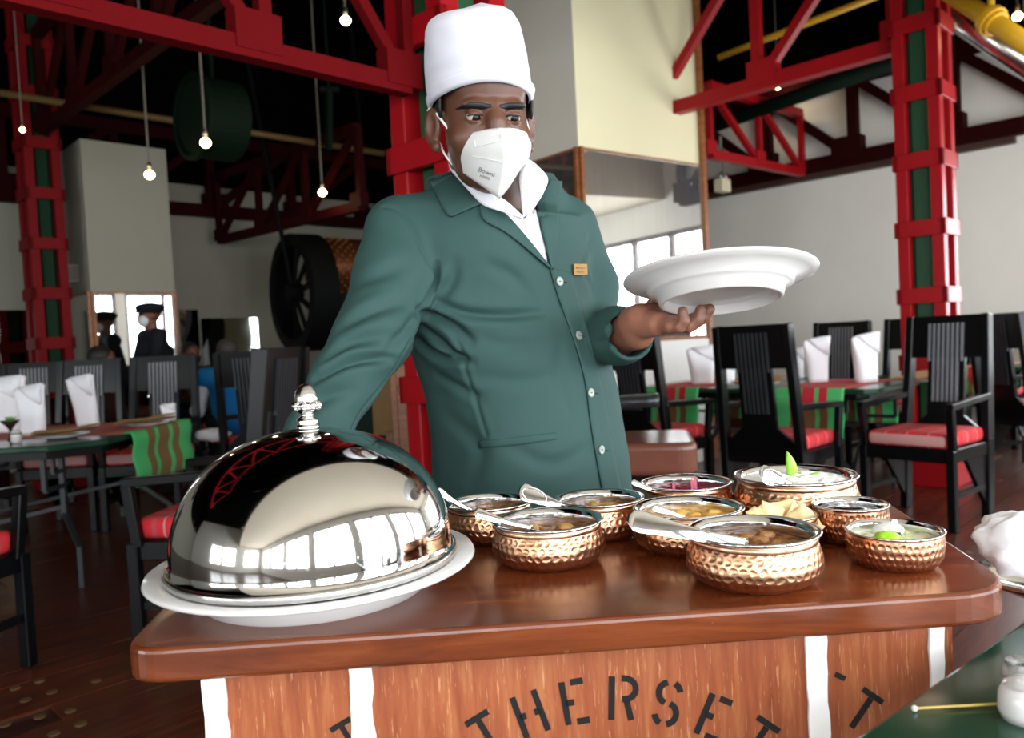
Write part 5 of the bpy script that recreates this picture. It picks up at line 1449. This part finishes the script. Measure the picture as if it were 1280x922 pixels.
napkin(1022, 474, 5.62, .155, .295, 'tapered white napkin left on the right table', flare=1.25)
napkin(1083, 476, 5.35, .175, .31, 'wide white napkin nearest the red column on the right table', flare=1.3, twist=.3)
napkin(878, 475, 6.05, .19, .27, 'white napkin behind the held plate, at the far end of the right table', flare=1.2)
napkin(998, 465, 6.10, .08, .22, 'narrow far napkin behind the large black chair')
napkin(908, 478, 5.75, .13, .17, 'low white napkin seen through the large black chair back')
napkin(41, 535, 4.55, .15, .27, 'white napkin behind the succulent stand on the left table')
napkin(110, 524, 4.95, .145, .30, 'tilted white napkin standing alone on the left table', lean=-.10)
napkin(6, 530, 4.85, .26, .315, 'widest white napkin at the left edge of the picture')
napkin(210, 500, 5.10, .085, .10, 'small white napkin by the slatted chair on the left table')
def place_setting(px, py, Y, rot, label, sz=1.0, z=TB + .005):
    c = P(px, py, Y); c.z = z
    whole('dinner_plate', B().lathe([(0, .0), (.07, 0), (.08, .006), (.13, .016), (.131, .019), (.08, .010), (0, .006)], 48, c=c), M_china, c, 'white plate under the ' + label, 'plate', 'plates laid on the tables', smooth=True)
    M_paper = mat('brown_paper', 'b08a5e', .8, var=.12, scale=12, bump=.2, bscale=80)
    ca, sa = math.cos(rot), math.sin(rot); rows = []
    for i in range(9):
        row = []
        for k in range(7):
            x = (i / 8 - .5) * .34 * sz; y = (k / 6 - .5) * .22 * sz
            row.append(c + Vector((x * ca - y * sa, x * sa + y * ca, .024 + .016 * (i / 8) ** 2 + .004 * math.sin(k * 1.3 + i))))
        rows.append(row)
    root = thing('paper_menu', c + Z * .02, label, 'menu', 'brown paper menus')
    wpart('front_sheet', B().grid(rows), M_paper, root, solid=.0015)
    wpart('back_sheet', B().grid([[p + Vector((0, 0, .010 + .010 * i / 8)) for p in r] for i, r in enumerate(rows)]), M_paper, root, solid=.0015)
place_setting(78, 532, 4.28, .15, 'brown paper menu in the middle of the left table', 1.05)
place_setting(182, 518, 4.78, .35, 'brown paper menu near the slatted chair on the left table', .95)
place_setting(1150, 474, 5.15, .5, 'brown paper menu at the right end of the right table')
place_setting(950, 476, 5.55, .3, 'brown paper menu seen beside the large black chair')
# succulent stand and shaker
c = P(12, 520, 4.35); c.z = TB + .004
root = thing('succulent_stand', c, 'small dark stand with a green succulent on the left table', 'plant')
build('bowl', B().lathe([(0, 0), (.022, 0), (.01, .01), (.008, .05), (.02, .07), (.048, .10), (.046, .103), (.015, .085), (0, .08)], 24), mat('dark_bronze', '3b2a1c', .4, .5), root, smooth=True)
for i in range(11):
    a = i * 2.4; t = .35 + .5 * (i % 3) / 2; d = Vector((math.cos(a) * t, math.sin(a) * t, .75)); p0 = Vector((0, 0, .092))
    build('leaf', B().tube([p0, p0 + d * .022, p0 + d * .042], [(.004, .003), (.007, .004), (.001, .001)], 8), mat('succulent_green', '5d9a3c', .5, var=.2), root, smooth=True)
c = P(19, 528, 4.15); c.z = TB + .004
root = thing('salt_shaker', c, 'white shaker with a dark ring in front of the napkins at left', 'shaker')
build('jar', B().lathe([(0, 0), (.022, 0), (.026, .008), (.026, .05), (.020, .062), (0, .066)], 24), M_china, root, smooth=True)
build('ring', B().lathe([(.0262, .044), (.0275, .047), (.0262, .050)], 24), M_black, root)
# ================================================================== leather armchair
c = P(820, 560, 3.75)
la = thing('leather_armchair', (c.x - .16, c.y + .1, 0), 'brown leather armchair with curved black arm beside the man', 'armchair', rotz=R(-12))
zs = P(830, 552, 3.6).z
M_leather = mat('brown_leather', '6a4032', .24, var=.15, scale=20, bump=.15, bscale=90)
seat_poly = rounded([(-.30, -.27), (.37, -.27), (.34, .27), (-.30, .27)], [.05, .09, .06, .05])
build('seat_cushion', B().prism(seat_poly, zs - .15, zs), M_leather, la, smooth=False, bevel=.03, segs=4)
build('seat_frame', B().prism([(x * .96, y * .96) for x, y in seat_poly], zs - .20, zs - .15), M_black, la)
for sx in (-.25, .24):
    for sy in (-.22, .22): build('leg', B().beam((sx, sy, 0), (sx, sy, zs - .2), .04, .04, up=(0, 1, 0)), M_black, la)
az = P(800, 500, 3.85).z
arm = bez([(-.32, .0, az - .02), (-.10, -.03, az - .008), (.08, -.02, az), (.20, -.02, az)], 8)
build('arm_paddle', B().tube(arm, [(lerp(.045, .085, (i / (len(arm) - 1)) ** 2) * (1 if i < len(arm) - 4 else .95 - .12 * (i - len(arm) + 4)), .034) for i in range(len(arm))], 16, flat=(0, 0, 1)), mat('arm_lacquer', '2a2d31', .2, var=.2), la, smooth=True)
build('arm_post', B().beam((-.02, -.03, zs - .05), (-.02, -.03, az - .01), .04, .04, up=(0, 1, 0)), M_black, la)
build('backrest', B().box((-.30, .0, zs + .14), (.07, .48, .34)), M_leather, la, bevel=.025, segs=3)
# ================================================================== sideboard and cane chair seen under the arm
M_oak = wood('sideboard_oak', '56290d', '784014', '945722', rough=.35)
c = P(515, 520, 4.55)
sb = thing('sideboard', (c.x + .14, c.y, 0), 'wooden sideboard with drawer and door seen below the raised arm', 'cabinet')
sz = P(505, 455, 4.45).z
build('body', B().box((0, .2, sz / 2), (.50, .36, sz)), M_oak, sb, bevel=.004)
build('top', B().box((0, .2, sz + .035), (.60, .44, .07)), wood('dark_mahogany', '2a0d08', '471812', '5a2418'), sb, bevel=.008)
dw = build('drawer', B().box((0, .01, sz - .075), (.44, .03, .11)), M_oak, sb, bevel=.004)
build('handle', B().box((-.09, -.018, sz - .075), (.05, .018, .014)), M_brass, dw, bevel=.004)
dr_ = build('door', B().box((0, .01, sz - .145 - .33), (.44, .025, .62)), M_oak, sb, bevel=.004)
build('door_panel', B().box((0, -.004, sz - .145 - .33), (.33, .012, .50)), wood('honey_panel', '8a4c14', 'b06a22', 'c98436'), dr_, bevel=.004)
for s in (-1, 1): build('stile', B().box((.235 * s, .012, sz / 2), (.03, .04, sz)), M_oak, sb)
c = P(455, 540, 5.2)
cc = thing('cane_chair', (c.x, c.y, 0), 'wooden cane-backed chair with red seat beside the sideboard', 'chair')
for sx in (-.2, .2):
    build('leg', B().beam((sx, -.2, 0), (sx, -.2, .62), .045, .045, up=(0, 1, 0)), M_oak, cc)
    build('leg', B().beam((sx, .2, 0), (sx, .24, .95), .045, .045, up=(0, 1, 0)), M_oak, cc)
build('rail', B().beam((-.2, -.2, .34), (.2, -.2, .34), .03, .06), M_oak, cc)
build('seat', B().box((0, 0, .46), (.42, .42, .07)), PL, cc, bevel=.02, segs=3)
build('cane_back', B().box((.1, .235, .75), (.16, .025, .40)), mat('cane_weave', '75582f', .7, bump=.6, bscale=300), cc, bevel=.01)
build('top_rail', B().beam((-.22, .245, .96), (.22, .245, .96), .04, .06), M_oak, cc)
# ================================================================== spoked wheel machine
wc = P(369, 366, 8.2); wax = Vector((.80, .60, 0)).normalized()
wm = thing('spoked_wheel', wc, 'big black spoked wheel with a copper drum hanging behind the raised arm', 'machine')
WM = Matrix.Translation(wc) @ wax.to_track_quat('Z', 'Y').to_matrix().to_4x4()
M_wb = mat('wheel_black', '050607', .7, var=.3, Specular_IOR_Level=.1); RW = .60
wpart('tyre', B().lathe([(RW, -.05), (RW, .22), (RW * .90, .22), (RW * .86, .1), (RW * .80, -.02), (RW * .80, -.05)], 56, M=WM, closed=True), M_wb, wm)
wpart('hub', B().lathe([(0, -.08), (.09, -.08), (.10, .06), (0, .06)], 24, M=WM), M_wb, wm)
for k in range(18):
    a = k * math.pi / 9; wpart('spoke', B().beam(WM @ Vector((.06 * math.cos(a), .06 * math.sin(a), 0)), WM @ Vector((RW * .84 * math.cos(a + .12 * (-1) ** k), RW * .84 * math.sin(a + .12 * (-1) ** k), .05)), .022, .022), M_wb, wm)
M_drum = mat('copper_drum', '6a3a1c', .4, .6, var=.25, scale=8)
drum = wpart('drum', B().lathe([(0, .24), (.30, .24), (.30, 1.3), (0, 1.3)], 48, M=Matrix.Translation(Z * .27) @ WM), M_drum, wm)
rv = B()
for k in range(40):
    for j in range(3): rv.ball(Z * .27 + WM @ Vector((.302 * math.cos(k * math.pi / 20), .302 * math.sin(k * math.pi / 20), .32 + .09 * j + .045 * (k % 2))), .012, 6)
ro = build('rivet', rv, mat('rivet_copper', 'c58a55', .35, .7), drum, origin=wc); ro['kind'] = 'stuff'
for t_, s_ in ((-.02, -.45), (.9, -.1)):
    p = WM @ Vector((0, 0, t_)); wpart('hanger_rod', B().cyl(p, (p.x + s_, p.y, ROOF_Z), .025, n=10), M_wb, wm)
wpart('stand', B().beam(WM @ Vector((0, 0, .6)), Vector((*(WM @ Vector((0, 0, .6))).xy, 0)), .25, .25, up=U), mat('stand_green', '0d2415', .6), wm)
# ================================================================== far figures
def figure(label, head, hips, face_dir, cloth, hair_m, seated=True, hat=False, mask_c=None, vest=None, hair_len=.0, arm_l=None, skin_m=None, lean=.0):
    """small far figure: one skin body, with clothes and hair as parts"""
    head = Vector(head); hips = Vector(hips); f = Vector((*face_dir, 0)).normalized(); r = Vector((f.y, -f.x, 0))
    root = thing('person', (hips.x, hips.y, 0), label, 'person')
    O = root.location
    lo = Vector((min(head.x, hips.x) - .5, min(head.y, hips.y) - .65, 0)); hi = Vector((max(head.x, hips.x) + .5, max(head.y, hips.y) + .65, head.z + .2))
    sp = [[lo.x, (hi.x, .013)], [lo.y, (hi.y, .013)], [0, (head.z - .2, .016), (hi.z, .010)]]
    nk = head - Z * .145; sh = [nk - Z * .05 + r * (.19 * s) for s in (-1, 1)]
    joints = []
    for s, S in zip((-1, 1), sh):
        el = S + r * (.06 * s) - Z * .27 + f * .08; wr = el + f * .22 - r * (.05 * s) + Z * (.02 if seated else -.12); joints.append((S, el, wr))
    legs = []
    for s in (-1, 1):
        hp = hips + r * (.09 * s)
        if seated: k_ = hp + f * .42; legs.append((hp, k_, Vector((k_.x, k_.y, .07))))
        else: legs.append((hp, hp - Z * (hips.z * .48), Vector((hp.x, hp.y, .06))))
    def limbs(v, grow, arms=True, legs_=True, torso=True):
        if torso: v.cone(hips + Z * .02, nk - Z * .16, .135 + grow, .135 + grow, .05); v.cone(sh[0], sh[1], .062 + grow, .062 + grow, .05)
        if arms:
            for a, b_, c_ in joints: v.chain([a, b_, c_], [.052 + grow, .044 + grow, .032 + grow], .02)
        if legs_:
            for a, b_, c_ in legs: v.chain([a, b_, c_], [.085 + grow, .06 + grow, .045 + grow], .03); v.cone(c_ + Z * -.02, c_ + f * .16 - Z * .02, .04, .03, .02)
    v = Vol(*sp); limbs(v, -.012); v.cone(nk - Z * .04, head, .055, .055, .02)
    v.ell(head + Z * .02, (.074, .093, .085), .01, axes=(r, f, Z)); v.ell(head + f * .03 - Z * .05, (.06, .06, .068), .02, axes=(r, f, Z)); v.cone(head + f * .088 + Z * .01, head + f * .112 - Z * .03, .012, .015, .01)
    for s in (-1, 1): v.ell(head + r * (.078 * s) - Z * .01, (.010, .02, .03), .005, axes=(r, f, Z))
    for a, b_, c_ in joints:
        hd = (c_ - b_).normalized(); v.cone(c_, c_ + hd * .07, .032, .024, .01)
        for k in (-1.5, -.5, .5, 1.5): v.cone(c_ + hd * .07 + r * (.016 * k), c_ + hd * .15 + r * (.02 * k) - Z * .02, .011, .009, .003)
        v.cone(c_ + hd * .03, c_ + hd * .08 + Z * .03, .014, .010, .004)
    Va, Qa = v.mesh(); body = np_obj('body', Va, Qa, skin_m or M_skin_far, root, O)
    v = Vol(*sp); limbs(v, .012, legs_=False); Va, Qa = v.mesh(); np_obj('top', Va, Qa, cloth, root, O)
    if vest is not None: v = Vol(*sp); limbs(v, .022, arms=False, legs_=False); Va, Qa = v.mesh(); np_obj('vest', Va, Qa, vest, root, O)
    v = Vol(*sp); limbs(v, .012, arms=False, torso=False); Va, Qa = v.mesh(); np_obj('trousers', Va, Qa, M_trouser, root, O)
    v = Vol(*sp)
    if hat:
        v.ell(head + Z * .070, (.118, .130, .048), .0, axes=(r, f, Z)); v.ell(head + Z * .040 - f * .0, (.092, .108, .045), .02, axes=(r, f, Z)); v.ell(head + f * .115 + Z * .030, (.07, .055, .010), .01, axes=(r, f, Z))
    else:
        v.ell(head + Z * .035 - f * .018, (.085, .097, .088), .0, axes=(r, f, Z)); v.ell(head + f * .09 - Z * .03, (.08, .07, .085), .01, 'sub', axes=(r, f, Z))
        if hair_len: v.cone(head - f * .06, head - f * .07 - Z * hair_len, .07, .05, .02)
    Va, Qa = v.mesh(); np_obj('cap' if hat else 'hair', Va, Qa, hair_m, root, O)
    if mask_c is not None:
        v = Vol(*sp); v.ell(head + f * .062 - Z * .050, (.068, .052, .058), .0, axes=(r, f, Z)); Va, Qa = v.mesh(); np_obj('face_mask', Va, Qa, mask_c, root, O)
    for s in (-1, 1): build('eye', B().ball(head + f * .092 + r * (.031 * s) + Z * .008, .010, 8), M_iris, body, origin=O)
    return root
M_skin_far = skin_mat('far_brown_skin', '5a3524', '744832')
c_navy = cloth_mat('navy_cloth', '0b0d14', '12151e'); c_blue = cloth_mat('blue_vest_cloth', '0c5c94', '1474b4'); c_white = cloth_mat('pale_shirt_cloth', 'b8b8be', 'cfcfd4'); c_rust = cloth_mat('rust_cloth', '2a120c', '3e1c12')
for nm_, q_, lab_ in (('stool', (-2.35, 6.63), 'low dark stool under the seated person in blue'), ('stool', tuple(P(238, 442, 7.85).xy + Vector((0, .05))), 'low dark stool under the black-haired diner'), ('stool', tuple(P(128, 450, 6.55).xy + Vector((0, .02))), 'low dark stool under the short-haired diner')):
    st_ = thing(nm_, (q_[0], q_[1], 0), lab_, 'stool', 'low stools')
    build('seat', B().lathe([(0, .44), (.17, .44), (.18, .46), (.17, .49), (0, .49)], 24), PL, st_)
    for k in range(4): build('leg', B().beam((.12 * math.cos(k * 1.571 + .785), .12 * math.sin(k * 1.571 + .785), .44), (.15 * math.cos(k * 1.571 + .785), .15 * math.sin(k * 1.571 + .785), 0), .035, .035, up=(0, 1, 0)), M_black, st_)
M_grey_hair = mat('grey_hair', '2c2825', .7, var=.4, scale=80)
h_ = P(188, 394, 7.3); figure('standing man in dark cap, white mask and dark jacket at far left', h_, (h_.x + .05, h_.y + .05, .92), (-.75, -.65), c_navy, c_navy, seated=False, hat=True, mask_c=M_mask)
h_ = P(284, 441, 6.6); figure('seated person in bright blue vest seen from behind at a far table', h_, (h_.x, h_.y + .03, .61), (-.45, .90), c_white, M_grey_hair, vest=c_blue)
h_ = P(238, 442, 7.85); figure('seated diner with black hair facing the camera at the far table', h_, (h_.x, h_.y + .05, .61), (.8, -.6), c_rust, M_hair, mask_c=c_navy)
h_ = P(128, 450, 6.55); figure('seated diner with short dark hair left of the standing man', h_, (h_.x, h_.y + .02, .61), (.9, .5), c_rust, M_hair)
c = P(268, 552, 5.85); 
b = B().ball((0, 0, 0), (.13, .06, .05), 28); b.v = [x * (1 + .25 * mnoise.noise(x * 14) + .1 * mnoise.noise(x * 40)) + Vector((c.x, c.y, .575)) for x in b.v]
whole('cloth_bundle', b, M_linen, Vector((c.x, c.y, .53)), 'white cloth bundle lying on a dark chair behind the dome', 'cloth', smooth=True)
chair(-1.85, 5.97, (.05, 1), 'dark chair carrying the white cloth bundle')
# ================================================================== glasses on the far table, small bits
for i, (px, lab) in enumerate(((240, 'left drinking glass on the far table'), (250, 'middle drinking glass on the far table'), (259, 'right drinking glass on the far table'))):
    c = P(px, 480, 7.35); c.z = TB + .003
    root = thing('drinking_glass', c, lab, 'glass', 'glasses on the far table')
    build('bowl', B().lathe([(0, .06), (.02, .065), (.034, .10), (.032, .15), (.030, .15), (.032, .10), (0, .07)], 16), M_glass, root, smooth=True)
    build('stem', B().lathe([(0, 0), (.03, .0), (.03, .004), (.005, .008), (.005, .06), (0, .06)], 16), M_glass, root, smooth=True)
